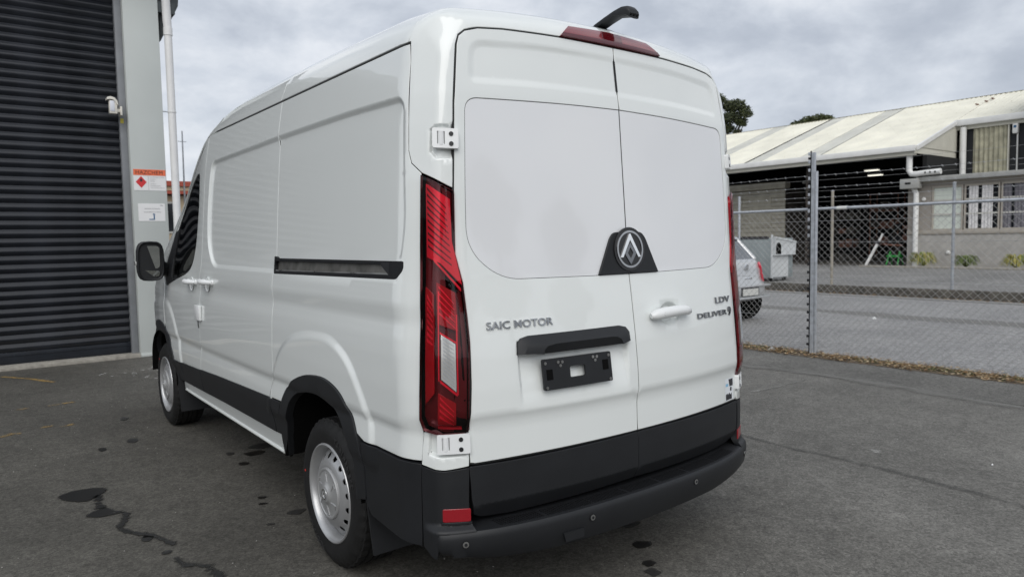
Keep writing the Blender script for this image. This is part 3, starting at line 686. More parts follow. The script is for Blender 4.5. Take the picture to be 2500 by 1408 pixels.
RAIL = rounded([(1.686, 1.348), (.345, 1.364), (.312, 1.40), (.314, 1.430), (1.64, 1.428), (1.66, 1.436), (1.686, 1.438)], [.004, .06, .03, .006, .004, .004, .004])
RAIL_IN = [(1.672, 1.362), (.405, 1.377), (.405, 1.418), (1.672, 1.416)]
WIN_F = rounded([(3.272, 2.012), (3.246, 1.80), (3.300, 1.50), (3.385, 1.348), (3.56, 1.290), (4.255, 1.186), (4.30, 1.30), (4.258, 1.36), (4.10, 1.595), (3.90, 1.79), (3.66, 1.930), (3.42, 2.005)], [.05, .2, .2, .12, .1, .02, .03, .1, .2, .2, .2, .08])
DOORSEAM = [(3.107, 2.243), (3.106, 2.056), (3.108, 1.777), (3.135, 1.358), (3.165, 1.30), (3.187, .93), (3.235, .655)]
def mould_z(y): return float(np.interp(y, [1.5, 1.643, 2.64, 4.03], [.681, .679, .652, .600]))
def mould_b(y): return float(np.interp(y, [1.5, 1.677, 2.652, 4.03], [.495, .492, .484, .455]))
for s in (-1, 1):
    SD = skin('side', s, side_disp); side_label = 'left' if s < 0 else 'right'
    # rear quarter panel
    q = [*SEAM_R, (.62, .684)] + [p for p in ARCH_R_OUT[::-1] if .684 < p[1]] + [(1.60, .684), (1.735, .682)] + SEAM_S[::-1]
    panel('quarter_panel', q, SD, 'paint', van, grid=.032, gap=.0045, flange=.004, holes=[offset(RAIL, -.002)] if s < 0 else [], rings=SIDE_RINGS)
    # sliding door
    q = SEAM_S + [(1.742, .500), (3.27, .480), *DOORSEAM[::-1], (2.95, 2.250), (2.4, 2.250)]
    sdoor = panel('sliding_door', q, SD, 'paint', van, grid=.032, gap=.0045, flange=.004, rings=SIDE_RINGS)
    # front door with window opening
    q = DOORSEAM + [(3.27, .470), (3.95, .455), (4.0, .56), (4.03, .62), (4.15, .745), (4.28, .83), (4.30, .90), (4.33, 1.15), (4.38, 1.22), (4.40, 1.30), (4.30, 1.42), (4.15, 1.575), (3.97, 1.742), (3.73, 1.900), (3.47, 2.04), (3.26, 2.150), (3.17, 2.205)]
    fdoor = panel('front_door', q, SD, 'paint', van, grid=.035, gap=.0035, flange=.005, holes=[WIN_F], rings=SIDE_RINGS)
    panel('window_glass', offset(WIN_F, .001), SD, 'window_glass', fdoor, grid=.05, off=-.006, flange=0)
    panel('mirror_sail', rounded([(4.262, 1.182), (4.305, 1.30), (4.262, 1.37), (4.10, 1.61), (4.03, 1.62), (4.05, 1.40), (4.03, 1.222)], .01), SD, 'plastic', fdoor, grid=.04, off=.004, flange=.012)
    sash = panel('window_surround', offset(WIN_F, -.001), SD, 'plastic_gloss', fdoor, grid=.04, off=-.003, holes=[offset(WIN_F, .022)], flange=.012)
    # front quarter: wing and front pillar
    q = [(4.33, .90), (4.36, 1.15), (4.41, 1.21), (4.43, 1.30), (4.33, 1.43), (4.17, 1.59), (3.99, 1.757), (3.75, 1.915), (3.49, 2.055), (3.28, 2.166), (3.13, 2.228), (2.97, 2.248)] + TLINE[1:] + [(5.0, 1.17), (5.20, 1.08), (5.30, .95), (5.31, .60), (5.07, .60), (5.02, .69)] + [p for p in ARCH_F_OUT[::-1] if p[1] > .69 and p[0] > 4.30]
    panel('front_wing', q, SD, 'paint', van, grid=.04, gap=.002, rings=SIDE_RINGS)
    # black arches, mouldings, sills
    panel('wheel_arch_trim', ARCH_R_OUT + ARCH_R_IN[::-1], SD, 'plastic', van, grid=.03, off=.010, flange=.04)
    panel('wheel_arch_trim', ARCH_F_OUT + ARCH_F_IN[::-1], SD, 'plastic', van, grid=.03, off=.010, flange=.04)
    y0s = [1.748, 2.2, 2.7, 3.232]
    panel('side_moulding', [(y, mould_b(y)) for y in y0s] + [(y, mould_z(y)) for y in y0s[::-1]], SD, 'plastic', sdoor, grid=.04, off=.009, flange=.012)
    y0s = [3.240, 3.6, 3.97]
    panel('side_moulding', [(y, mould_b(y)) for y in y0s] + [(4.022, .604), (3.6, mould_z(3.6)-.002), (3.240, mould_z(3.24)-.004)], SD, 'plastic', fdoor, grid=.04, off=.009, flange=.012)
    panel('side_moulding', [(1.66, .493), (1.740, .492), (1.740, .677), (1.60, .680), (1.64, .565)], SD, 'plastic', van, grid=.04, off=.007, flange=.012)
    sill = panel('sill', [(1.665, .392), (1.66, .49), (1.74, .489), (2.65, .481), (3.86, .460), (3.90, .392)], SD, 'paint', van, grid=.04, off=.002, flange=.02)
    m = MB(); P = hit(np.array([(0, y, .386) for y in np.linspace(1.70, 3.86, 20)]), np.array([(s, 0, 0)]*20, float))
    m.tube([(p[0]+s*.004, p[1], p[2]) for p in P], .009, 8); m.build('sill_lip', 'paint', sill)
    m = MB().tube([(p[0]-s*.03, p[1], p[2]-.022) for p in P], .012, 6); m.build('sill_flange', 'plastic_dark', sill)
    # bumper side (black skin behind the rear wheel)
    panel('bumper_side', [(.236, .674), (.64, .678), (.628, .54), (.632, .43), (.58, .385), (.40, .372), (.240, .362)], SD, 'plastic', van, grid=.035, off=.006, flange=.03)
    # gutter strip along the roof edge
    m = MB(); ys = list(np.linspace(.365, 2.95, 30)); P = hit(np.array([(0, y, 2.2545) for y in ys]), np.array([(s, 0, 0)]*30, float))
    m.tube([tuple(p+np.array((-s*.004, 0, 0))) for p in P], .0042, 6); m.build('gutter_seal', 'gutter_gap', van)
    # wheel-well liners
    for nm, arc in (('r', ARCH_R_IN), ('f', ARCH_F_IN)):
        A = [(p[0], p[1]) for p in arc]; A = [(A[0][0], .39)]+A+[(A[-1][0], .39)]
        V = []; n = len(A)
        for x in (.985, .60): V += [(s*x, p[0], p[1]) for p in A]
        cy = sum(p[0] for p in A)/n; F = [(i, i+1, n+i+1, n+i) for i in range(n-1)]
        V += [(s*.60, cy, .39)]; F += [(n+i, n+i+1, 2*n) for i in range(n-1)]
        mesh_obj('wheel_well', V, F, 'void', van)
    # mud flaps
    for y in (.66, 3.99):
        MB().prism([(s*.985, y, .60 if y < 1 else .52), (s*.99, y-.01, .40), (s*.985, y-.045, .20), (s*.74, y-.045, .20), (s*.74, y, .56)], (0, -.012, 0)).build('mud_flap', 'plastic', van)
# sliding-door rail on the left side
SD = skin('side', -1, None)
rail = panel('door_rail', RAIL, SD, 'plastic_dark', van, grid=.05, off=-.002, holes=[RAIL_IN], flange=.02)
panel('rail_track', offset(RAIL_IN, -.004), SD, 'track_metal', rail, grid=.05, off=-.020, flange=0)
panel('rail_lip', [(1.672, 1.362), (.405, 1.377), (.405, 1.383), (1.672, 1.368)], SD, 'steel', rail, grid=.05, off=-.006, flange=.006)
panel('rail_cover', rounded([(.47, 1.424), (.47, 1.412), (.405, 1.377), (.405, 1.424)], .002), SD, 'plastic', rail, grid=.05, off=-.001, flange=.01)
# door handles on the left side: a lens-shaped grip standing off a round dish
def pull(name, cy, cz, s, parent, L=.27):
    P = hit(np.array([(0, cy, cz)]), np.array([(s, 0, 0)], float))[0]; x = P[0]
    root = MB(); n = 9
    for i in range(n):
        pass
    pts = [(x+s*(.006+.040*math.sin(math.pi*t)), cy+(t-.5)*L, cz+.004*math.sin(math.pi*t)) for t in np.linspace(.02, .98, 11)]
    root.tube(pts, [.010, .014, .0165, .018, .019, .019, .019, .018, .0165, .014, .010], 10)
    h = root.build(name, 'paint_satin', parent)
    MB().lathe([(0, .001), (.002, .040), (.001, .046), (-.004, .050)], 20, 'x', (x+s*.002, cy, cz-.012)).build('handle_dish', 'paint_satin', h)
    for dy in (-.42*L, .42*L): MB().lathe([(.0, .018), (s*.012, .016), (s*.016, .0)], 12, 'x', (x, cy+dy, cz)).build('handle_foot', 'paint_satin', h)
    return h
pull('door_handle', 3.385, 1.243, -1, fdoor if False else van)
pull('door_handle', 2.960, 1.256, -1, van)
o = MB().box((-1.003, 3.120, .985), (-1.020, 3.250, 1.088), .004).build('door_edge_guard', 'paint_satin', van); tag(o, 'small white plastic guard clipped over the door edge')
MB().tube([(-1.012, 3.185, .985), (-1.012, 3.188, .955), (-1.008, 3.20, .93)], .003, 6).build('guard_cord', 'seal', o)
# ---- roof and cab
RF = skin('roof')
def tg(x, z): return math.atan2(x, z-.9)
gut = tg(.8955, 2.262)
panel('roof', [(-gut, .368), (gut, .368), (gut, 1.0), (gut, 1.715), (-gut, 1.715), (-gut, 1.0)], RF, 'paint', van, grid=.05, flange=.02)
def th_t(y):
    z = float(np.interp(y, [p[0] for p in TLINE], [p[1] for p in TLINE])) if y > 2.95 else 2.2545
    x = float(hit(np.array([(0, y, z+.006)]), np.array([(1, 0, 0)], float))[0][0]); return tg(x, z+.006)
ysl = [1.725, 2.3, 2.9, 3.1, 3.27, 3.4, 3.5, 3.73, 3.9, 4.02, 4.2, 4.36, 4.5, 4.6, 4.74]
cabo = [(-th_t(y), y) for y in ysl] + [(th_t(y), y) for y in ysl[::-1]]
ws = [3.44, 3.6, 3.9, 4.2, 4.5, 4.68]
wso = [(-(th_t(y)-.085), y) for y in ws] + [(th_t(y)-.085, y) for y in ws[::-1]]
panel('cab_roof', cabo, RF, 'paint', van, grid=.045, holes=[wso], flange=.02)
wsg = panel('windscreen', offset(wso, .002), RF, 'window_glass', van, grid=.08, off=-.004, flange=0)
hy = [4.75, 5.0, 5.2, 5.40]
bon = [(-min(th_t(min(y, 4.78))-.01*(y-4.7), 1.25), y) for y in hy] + [(min(th_t(min(y, 4.78))-.01*(y-4.7), 1.25), y) for y in hy[::-1]]
panel('bonnet', bon, RF, 'paint', van, grid=.06, flange=.02)
FR = skin('front')
panel('front_bumper', rounded([(-1.02, -.02), (-1.02, -.46), (1.02, -.46), (1.02, -.02)], .05), FR, 'plastic', van, grid=.08, flange=.05)
panel('front_grille', rounded([(-.55, .30), (-.62, .02), (.62, .02), (.55, .30)], .04), FR, 'plastic_gloss', van, grid=.08, flange=.05)
for s in (-1, 1): panel('headlamp', rounded(mir([(-1.02, .30), (-.65, .26), (-.68, .02), (-1.02, .08)], s), .03), FR, 'lamp_clear', van, grid=.08, flange=.05)
# cab interior behind the glass
m = MB(); m.box((-.62, 3.42, .55), (-.12, 3.98, .95), .06); m.box((-.62, 3.26, .95), (-.14, 3.46, 1.58), .07); m.box((-.50, 3.28, 1.60), (-.26, 3.40, 1.82), .04)
m.build('driver_seat', 'seat_cloth', van)
m = MB(); m.box((.10, 3.42, .55), (.62, 3.98, .95), .06); m.box((.12, 3.26, .95), (.62, 3.46, 1.58), .07); m.box((.26, 3.28, 1.60), (.50, 3.40, 1.82), .04)
m.build('passenger_seat', 'seat_cloth', van)
MB().box((-.86, 4.30, .60), (.86, 4.80, 1.22), .08).build('dashboard', 'seat_cloth', van)
MB().box((-.90, 3.10, .45), (.90, 3.14, 2.24)).build('bulkhead', 'seat_cloth', van)
MB().tube([(.42+.18*math.cos(t), 4.22-.06*math.sin(t), 1.15+.17*math.sin(t)) for t in np.linspace(0, 2*math.pi, 20)], .014, 6).build('steering_wheel', 'plastic_dark', van)
# dark inner shell behind the panel gaps and underbody
for s in (-1, 1): panel('inner_shell', [(.42, .93), (.42, 2.20), (3.08, 2.20), (3.08, .93)], skin('side', s), 'void', van, grid=.1, off=-.030, flange=0)
panel('inner_shell', [(-.87, .47), (-.87, 1.7), (-.83, 2.25), (-.70, 2.30), (.70, 2.30), (.83, 2.25), (.87, 1.7), (.87, .47)], skin('rear'), 'void', van, grid=.08, off=-.030, flange=0)
m = MB(); m.box((-.60, .25, .34), (.60, 5.0, .62)); m.box((-.86, 1.75, .40), (.86, 3.85, .60)); m.box((-.86, .22, .42), (.86, .56, .60)); m.box((-.75, 1.0, .24), (.75, 1.10, .34)); m.box((-.2, .45, .30), (.25, .85, .45), .04)
m.build('underbody', 'void', van)
# ---- rear frame (header and pillars, one pressing)
GN = skin('gno')
LAMP = TR['lamp']
DOORGAP = TR['gap']
SEAMG = TR['seam'][:-1]+[(-1.047, .7737)]
rs = []
for th in np.linspace(gut, -gut, 25):
    p = hit(np.array([(0, .362, .9)]), np.array([(math.sin(th), 0, math.cos(th))]))[0]; rs.append((float(p[0]/(1.2-p[1])), float((p[2]-1.6)/(1.2-p[1]))))
# hinge pockets pressed into the pillar
POCK = TR['pocket']
def frame_disp(uv):
    w = uv.copy(); w[:, 0] = -np.abs(w[:, 0])
    return -.016*_sm(-sdist(POCK, w)/.012)
GND = skin('gno', -1, frame_disp)
fo = SEAMG + rs[::-1] + [(-u, v) for u, v in SEAMG[::-1]] + [(-TR['gap'][0][0], TR['gap'][0][1]+.012)] + [(-u, v) for u, v in DOORGAP[1:]] + DOORGAP[::-1][:-1] + [(TR['gap'][0][0], TR['gap'][0][1]+.012)]
pr = [r_ for d_ in (0, .004, .008, .012) for r_ in (offset(densify(POCK, .012), d_), offset(densify(mir(POCK, 1), .012), d_))]
panel('rear_frame', fo, GND, 'paint', van, grid=.022, rings=pr, flange=.005, gap=.0022)
LOWC = TR['lowc']
LPOCK = TR['lowpock']
def low_disp(uv):
    w = uv.copy(); w[:, 0] = -np.abs(w[:, 0]); return .006-.020*_sm(-sdist(LPOCK, w)/.012)
for s in (-1, 1):
    panel('lower_pillar', mir(LOWC, s), skin('gno', -1, low_disp), 'paint', van, grid=.016, flange=.025, gap=.0012, rings=[offset(densify(mir(LPOCK, s), .01), d_) for d_ in (0, .004, .008, .012)])
    # ---- tail lamp: dark housing, reflectors and ridges inside, clear red lens outside
    L = mir(LAMP, s)
    tl = panel('tail_lamp', L, GN, 'lamp_base', van, grid=.03, off=-.030, flange=0, gap=.002)
    tag(tl, 'tall red tail lamp on the left rear corner' if s < 0 else 'tall red tail lamp on the right rear corner')
    panel('lens', L, GN, 'lens_red', tl, grid=.022, off=.013, flange=.020, gap=.0022)
    top = mir(TR['top'], s)
    panel('reflector_top', top, GN, 'lamp_red', tl, grid=.02, off=.004, flange=.02)
    panel('reflector_middle', mir(TR['mid'], s), GN, 'lamp_red_dark', tl, grid=.02, off=.002, flange=.02)
    panel('side_reflector', mir(TR['sider'], s), GN, 'lamp_red_dark', tl, grid=.02, off=-.004, flange=.01)
    panel('reversing_lamp', mir(TR['clear'], s), GN, 'lamp_clear', tl, grid=.02, off=.0145, flange=.006)
    panel('reflector_bottom', mir(TR['bot'], s), GN, 'lamp_red_dark', tl, grid=.02, off=.002, flange=.02)
    def strips(name, quads, mat, off):
        m = MB()
        for qd in quads:
            A, B, C, D = [np.array(p) for p in mir(qd, s)]; N_ = 8; tt = np.linspace(0, 1, N_+1)[:, None]
            up = A+(B-A)*tt; dn = D+(C-D)*tt; k_ = N_+1
            P4 = [*GN(up, off), *GN(dn, off), *GN(up, off-.010), *GN(dn, off-.010)]
            m.add(P4, [f_ for i in range(N_) for f_ in ((i, i+1, k_+i+1, k_+i), (i, i+1, 2*k_+i+1, 2*k_+i), (k_+i, k_+i+1, 3*k_+i+1, 3*k_+i))])
        return m.build(name, mat, tl)
    def ladder(Q, n, th, skew, m0=.06, m1=.94, x0=.04, x1=.96):
        # n slanting strips across the quad Q = (top-left, top-right, bottom-right, bottom-left)
        A, B, C, D = [np.array(p) for p in Q]; out = []
        f = lambda u, v: tuple((1-v)*((1-u)*A+u*B)+v*((1-u)*D+u*C))
        for i in range(n):
            v = m0+(m1-m0-skew)*i/max(n-1, 1); out.append([f(x0, v), f(x1, v+skew), f(x1, v+skew+th*.45), f(x0, v+th)])
        return out
    T_ = TR['top']
    strips('lamp_ridges', ladder((T_[0], T_[1], T_[3], T_[7]), 10, .034, .13, .03, .95, .06, .80), 'lamp_base', .0065)
    strips('lamp_ridges', ladder(TR['clear'], 12, .028, .0, .05, .98, .10, .92), 'galv_dull', .0155)
    strips('lamp_ridges', ladder(TR['mid'], 5, .06, .25, .05, .95, .1, .9), 'lamp_red', .006)
    strips('lamp_ridges', ladder(TR['bot'], 4, .08, .30, .05, .95, .1, .9), 'lamp_red', .006)
    strips('lamp_ridges', ladder(TR['sider'], 8, .03, .06, .05, .5, .2, .9), 'lamp_red', -.002)
    c_ = TR['clear']; b_ = TR['bot']; t_ = TR['top']; l_ = TR['lamp']
    sh_ = lambda p, du, dv: (p[0]+du, p[1]+dv)
    strips('lamp_edge', [[sh_(t_[7], .035, -.004), sh_(t_[4], -.006, -.012), sh_(t_[4], -.004, -.024), sh_(t_[7], .035, -.014)],
                         [sh_(c_[0], -.014, .15), sh_(c_[3], -.014, -.01), sh_(c_[3], -.009, -.01), sh_(c_[0], -.009, .15)],
                         [sh_(c_[0], -.006, .010), sh_(c_[1], .006, .008), sh_(c_[1], .006, .002), sh_(c_[0], -.006, .003)],
                         [sh_(c_[3], -.006, -.004), sh_(c_[2], .006, -.006), sh_(c_[2], .006, -.016), sh_(c_[3], -.006, -.014)],
                         [sh_(c_[1], .005, .10), sh_(c_[2], .005, -.01), sh_(c_[2], .011, -.01), sh_(c_[1], .011, .10)],
                         [sh_(b_[3], .0, -.006), sh_(b_[2], .024, -.002), sh_(b_[2], .024, -.012), sh_(b_[3], .0, -.016)]], 'lamp_red', .007)
    # ---- hinges
    def hinge(pts, bolts, tall):
        P = GN(np.array(mir(pts, s)), .004)             # tl, tr, br, bl on the skin
        c = P.mean(0); nrm_ = np.cross(P[1]-P[0], P[3]-P[0]); nrm_ /= np.linalg.norm(nrm_)
        if nrm_[1] > 0: nrm_ = -nrm_
        ex = (P[1]-P[0]+P[2]-P[3])/2; w = np.linalg.norm(ex); ex = ex/w; ez = (P[0]-P[3]+P[1]-P[2])/2; h = np.linalg.norm(ez); ez = ez/h
        def T(u, v, d): return tuple(c+ex*u+ez*v+nrm_*d)
        plate_o = rounded([(-w/2, -h/2), (w/2, -h/2), (w/2, h/2), (-w/2, h/2)], .008)
        hole = [(-w/2+.018, -h/2+.014), (-w/2+.046, -h/2+.014), (-w/2+.046, h/2-.012), (-w/2+.018, h/2-.012)]
        hg = plate('hinge', plate_o, lambda u, v, d: T(u, v, d-.004), .020, 'paint_satin', van, holes=[hole])
        m = MB().tube([T(-w/2+.032, -h/2+.012, .006), T(-w/2+.032, h/2-.010, .006)], .0125, 12); m.build('hinge_pin', 'paint_satin', hg)
        for k in (-.25, .25):
            b0 = T(w*.22, h*k-.002, .0145); b1 = T(w*.22, h*k-.002, .0185)
            MB().tube([b0, b1], .0085, 12).build('bolt', 'plastic', hg)
        return hg
    hinge(TR['hinge'], 2, True)
    hinge(TR['hinge2'], 2, False)
# ---- rear doors
DO = [(-.800, .672), (-.821, .676), (-.823, .809), (-.812, .98), (-.807, 1.131), (-.809, 1.219), (-.814, 1.35), (-.836, 1.457), (-.8285, 1.69), (-.822, 1.803), (-.811, 2.009), (-.780, 2.232), (-.769, 2.266), (-.742, 2.288), (-.686, 2.304), (-.576, 2.314), (-.417, 2.319), (-.295, 2.322), (0, 2.322), (0, .672)]
INS = rounded([(-.768, 2.036), (-.787, 1.66), (-.792, 1.470), (-.655, 1.352), (-.18, 1.3475), (0, 1.3475), (0, 2.053), (-.30, 2.049), (-.586, 2.041)], [.055, .2, .10, .14, .05, .0, .0, .1, .1], 8)
UPR = rounded([(-.755, 2.085), (-.735, 2.262), (-.40, 2.283), (0, 2.287), (.40, 2.283), (.735, 2.262), (.755, 2.085), (.4, 2.098), (0, 2.102), (-.4, 2.098)], [.05, .07, .1, .1, .1, .07, .05, .1, .1, .1], 6)
PLR = [(-.618, 1.12), (-.618, .84), (-.048, .84), (-.048, 1.12)]
DISH = [(.24+.075*math.cos(t), 1.160+.058*math.sin(t)) for t in np.linspace(0, 2*math.pi, 32)[:-1]]
def door_disp(uv):
    d = -.006*_sm(-sdist(UPR, uv)/.035)
    d = d-.022*_sm(-sdist(PLR, uv)/.022)*_sm((uv[:, 1]-.845)/.20)
    d = d-.024*_sm(-sdist(DISH, uv)/.026)
    return d
RD = skin('rear', -1, door_disp); R0 = skin('rear')
rr_ = feature_rings(UPR, (0, .007, .014, .021, .028, .035)) + feature_rings(PLR, (0, .0055, .011, .0165, .022)) + feature_rings(DISH, (.002, .008, .014, .02, .026, .032), .012)
doors = []
for s in (-1, 1):
    dr = panel('rear_door', mir(DO, s), RD, 'paint', van, grid=.030, gap=.0042, holes=[offset(mir(INS, s), -.001)], rings=rr_, flange=.005)
    tag(dr, ('left' if s < 0 else 'right')+' rear cargo door of the van'); doors.append(dr)
    EMBH = [(-.185, 1.340), (-.110, 1.497), (-.092, 1.521), (-.062, 1.528), (0, 1.531), (.01, 1.531), (.01, 1.340)]
    panel('window_panel', mir(INS, s), R0, 'panel_blank', dr, grid=.05, gap=.0036, off=-.0025, flange=.002)
    panel('window_seal', offset(mir(INS, s), -.0015), R0, 'seal', dr, grid=.05, off=-.0035, flange=0, holes=[offset(mir(INS, s), .006)])
    panel('door_seal', offset(mir(DO, s), -.0045), R0, 'seal', dr, grid=.05, off=-.0045, flange=0, holes=[offset(mir(DO, s), .0065)])
    cl = [(-.824, .665), (-.640, .663), (0, .668), (0, .456), (-.35, .448), (-.64, .443), (-.770, .452), (-.806, .470), (-.818, .54)]
    def clad_disp(uv): return .004-.55*np.maximum(.515-uv[:, 1], 0)
    panel('door_cladding', mir(cl, s), skin('rear', -1, clad_disp), 'plastic', dr, grid=.03, gap=.003, flange=.03, rings=[[(x, z) for x in np.arange(-.80, .81, .03) for z in (.522, .515, .505)]])
    emb = rounded([(-.183, 1.350), (-.108, 1.503), (-.085, 1.527), (0, 1.531), (0, 1.350)], [.004, .02, .03, 0, 0], 6)
    panel('badge_plate', mir(emb, s), R0, 'plastic', dr, grid=.04, gap=.0022, off=.009, flange=.014)
# badge
def rearpt(x, z, d): 
    return (x, float(rear(x, z))-d, z)
BZ_, BD = 1.4545, .0075
def bpt(u, v, w):
    k = (u, v); return (u, .0765+.0885*0+float(rear(0., BZ_))-.0765-BD-w+(v*.062), BZ_+v)
circ = lambda r, n=40: [(r*math.cos(2*math.pi*k/n), r*math.sin(2*math.pi*k/n)) for k in range(n)]
badge = plate('badge', circ(.094), bpt, .006, 'plastic_gloss', van)
def bp2(w0): return lambda u, v, w: bpt(u, v, w0+w)
plate('badge_ring', circ(.080), bp2(.006), .003, 'chrome_mid', badge, holes=[circ(.0715)])
plate('badge_mark', [(-.062, -.034), (-.004, .066), (.004, .066), (.062, -.034), (.046, -.034), (.038, -.020), (.0, .040), (-.038, -.020), (-.046, -.034)], bp2(.006), .004, 'chrome', badge)
plate('badge_mark', [(-.036, -.018), (0, .030), (.036, -.018), (0, -.066)], bp2(.006), .0035, 'chrome_dark', badge, holes=[[(-.017, -.016), (0, .008), (.017, -.016), (0, -.040)]])
# lettering
def letters(s, x0, x1, z0, z1, mat, parent, **k):
    a, f = fit_text(s, x1-x0, z1-z0, .004, **k); V = []
    for u, v, w in a:
        x = (x0+x1)/2+u; z = (z0+z1)/2+v
        V.append((x, float(rear(x, z))-.001-(w+.002), z))
    return mesh_obj('badge_letters', V, f, mat, parent, ang=None)
tag(letters('SAIC MOTOR', -.738, -.446, 1.169, 1.198, 'chrome_mid', doors[0]), 'chrome lettering SAIC MOTOR')
tag(letters('LDV', .618, .760, 1.177, 1.206, 'chrome_dark', doors[1]), 'chrome lettering LDV')
tag(letters('DELIVER', .447, .720, 1.117, 1.141, 'chrome_dark', doors[1]), 'chrome lettering DELIVER 9')
letters('9', .733, .765, 1.108, 1.152, 'chrome_dark', doors[1])
# number-plate lamp strip and bracket
def hood_pt(x, z, d): return (x, float(rear(x, z))-d, z)
so = [(-.620, 1.066), (-.616, 1.108), (-.600, 1.126), (-.566, 1.134), (-.100, 1.136), (-.066, 1.128), (-.047, 1.106), (-.044, 1.068)]
V = []; n = len(so); F = []
inner = [(-.600, 1.070), (-.585, 1.098), (-.575, 1.106), (-.55, 1.110), (-.115, 1.112), (-.09, 1.108), (-.075, 1.098), (-.062, 1.072)]
low = [(-.520, 1.062), (-.515, 1.080), (-.50, 1.092), (-.46, 1.098), (-.17, 1.099), (-.14, 1.095), (-.12, 1.084), (-.11, 1.063)]
m = MB()
LY = [(so, -.004), (so, .010), (inner, .026), (low, .034), ([(x, 1.062) for x, z in low], .020), ([(x, 1.062) for x, z in low], -.02)]
for P, d in LY: V += [hood_pt(x, z, d) for x, z in P]
for k in range(len(LY)-1): F += [(k*n+i, k*n+i+1, (k+1)*n+i+1, (k+1)*n+i) for i in range(n-1)]
F += [(0, n, 2*n, 3*n, 4*n), (n-1, 5*n-1, 4*n-1, 3*n-1, 2*n-1)]
m.add(V, F); m.build('plate_lamp_strip', 'plastic', doors[0], ang=24)
PCX, PCZ, PW, PH = -.348, .978, .345, .119
def plt(u, v, w): 
    x, z = PCX+u, PCZ+v; return (x, float(rear(PCX, .978))-w+(u*-.075)+(v*.13)-.006, z)
hb = plate('plate_bracket', rounded([(-PW/2, -PH/2), (PW/2, -PH/2), (PW/2, PH/2), (-PW/2, PH/2)], .006), plt, .009, 'plastic', doors[0], holes=[rounded([(-.042, -.022), (.036, -.022), (.036, .022), (-.042, .022)], .008)])
for u, v in ((-.160, .045), (.160, .046), (-.160, -.050), (.160, -.050), (-.098, .044), (-.078, .043), (-.088, .030), (.078, .047), (.098, .046), (.088, .033)):
    MB().tube([plt(u, v, .009), plt(u, v, .012)], .0062, 10).build('screw', 'steel', hb)
for u, v in ((-.143, .0), (.140, .010)):
    plate('clip_slot', [(-.014+u, -.020+v), (.014+u, -.020+v), (.014+u, .020+v), (-.014+u, .020+v)], lambda a, b, w: plt(a, b, .009+w), .0025, 'void', hb)
# rear door handle
hp = [(.092, 1.166), (.115, 1.171), (.16, 1.176), (.24, 1.179), (.31, 1.178), (.345, 1.172), (.360, 1.168)]
m = MB(); m.tube([(x, float(rear(x, z))-(.010+.026*math.sin(math.pi*(i+.6)/7.2)), z-.006) for i, (x, z) in enumerate(hp)], [.013, .024, .0255, .0245, .023, .019, .010], 12)
rh = m.build('door_handle', 'paint_satin', doors[1], ang=50)
MB().lathe([(0, .001), (0, .0085), (-.003, .0085)], 14, 'y', (.148, float(rear(.148, 1.168))-.052, 1.168)).build('lock_barrel', 'steel', rh)
# sticker
stk = [(.682, .776), (.774, .771), (.774, .676), (.682, .683)]
st = panel('sticker', [(.700, .790), (.786, .790), (.786, .680), (.700, .680)], R0, 'sticker', doors[1], grid=.02, off=.0015, flange=.001)
for q_, mt_ in (([(.735, .785), (.780, .785), (.780, .750), (.745, .750)], 'ink'), ([(.704, .765), (.730, .765), (.730, .752), (.704, .752)], 'sticker_blue'), ([(.704, .712), (.720, .716), (.726, .708), (.742, .718), (.750, .706), (.766, .714), (.768, .684), (.704, .684)], 'ink'), ([(.752, .745), (.768, .742), (.764, .724), (.750, .728)], 'ink')):
    panel('sticker_print', q_, R0, mt_, st, grid=.02, off=.0022, flange=.0005)
# high brake lamp
bl = [(-.300, 2.3265), (-.236, 2.374), (0, 2.386), (.236, 2.374), (.300, 2.3265), (0, 2.3275)]
br = panel('brake_lamp', bl, R0, 'brake_lens', van, grid=.03, off=.010, flange=.025)
panel('brake_lamp_centre', [(-.075, 2.3295), (-.045, 2.380), (.065, 2.380), (.050, 2.3295)], R0, 'brake_mid', br, grid=.03, off=.0115, flange=.003)
panel('brake_lamp_edge', [(-.298, 2.3262), (-.285, 2.338), (0, 2.341), (.285, 2.338), (.298, 2.3262), (0, 2.3273)], R0, 'brake_mid', br, grid=.03, off=.0112, flange=.003)
# rear camera on the roof
CX = .082
m = MB(); zb = float(roofz(CX, .34))+.002
m.lathe([(0, .118), (.010, .112), (.016, .06), (.017, .0)], 28, 'z', (0, 0, 0)); m.v = [(CX+x, .345+y*.50, float(roofz(CX+x, .345+y*.5))-.004+z) for x, y, z in m.v]
rc = m.build('rear_camera', 'plastic', van); tag(rc, 'black rear camera on a stalk above the brake lamp')
prof = [(.37, .000, .030, .024), (.33, .014, .032, .026), (.27, .030, .032, .026), (.21, .043, .034, .025), (.165, .046, .038, .028), (.135, .040, .038, .030), (.118, .026, .032, .024)]
m = MB(); n = 12; V = []
for y, dz, w, h in prof:
    for k in range(n):
        t = 2*math.pi*k/n; cx = abs(math.cos(t))**.7*math.copysign(1, math.cos(t)); sx_ = abs(math.sin(t))**.7*math.copysign(1, math.sin(t))
        V.append((CX+w*cx, y, zb-.004+dz+h*.6*sx_-(.010 if sx_ < 0 and y < .18 else 0)))
F = [(i*n+k, i*n+(k+1) % n, (i+1)*n+(k+1) % n, (i+1)*n+k) for i in range(len(prof)-1) for k in range(n)] + [tuple(range(n)), tuple(range((len(prof)-1)*n, len(prof)*n))]
m.add(V, F); m.build('camera_arm', 'plastic', rc, ang=45)
for dx in (-.02, 0, .02): MB().tube([(CX+dx, .122, zb+.018), (CX+dx, .112, zb+.013)], .0055, 10).build('camera_eye', 'plastic_gloss', rc)
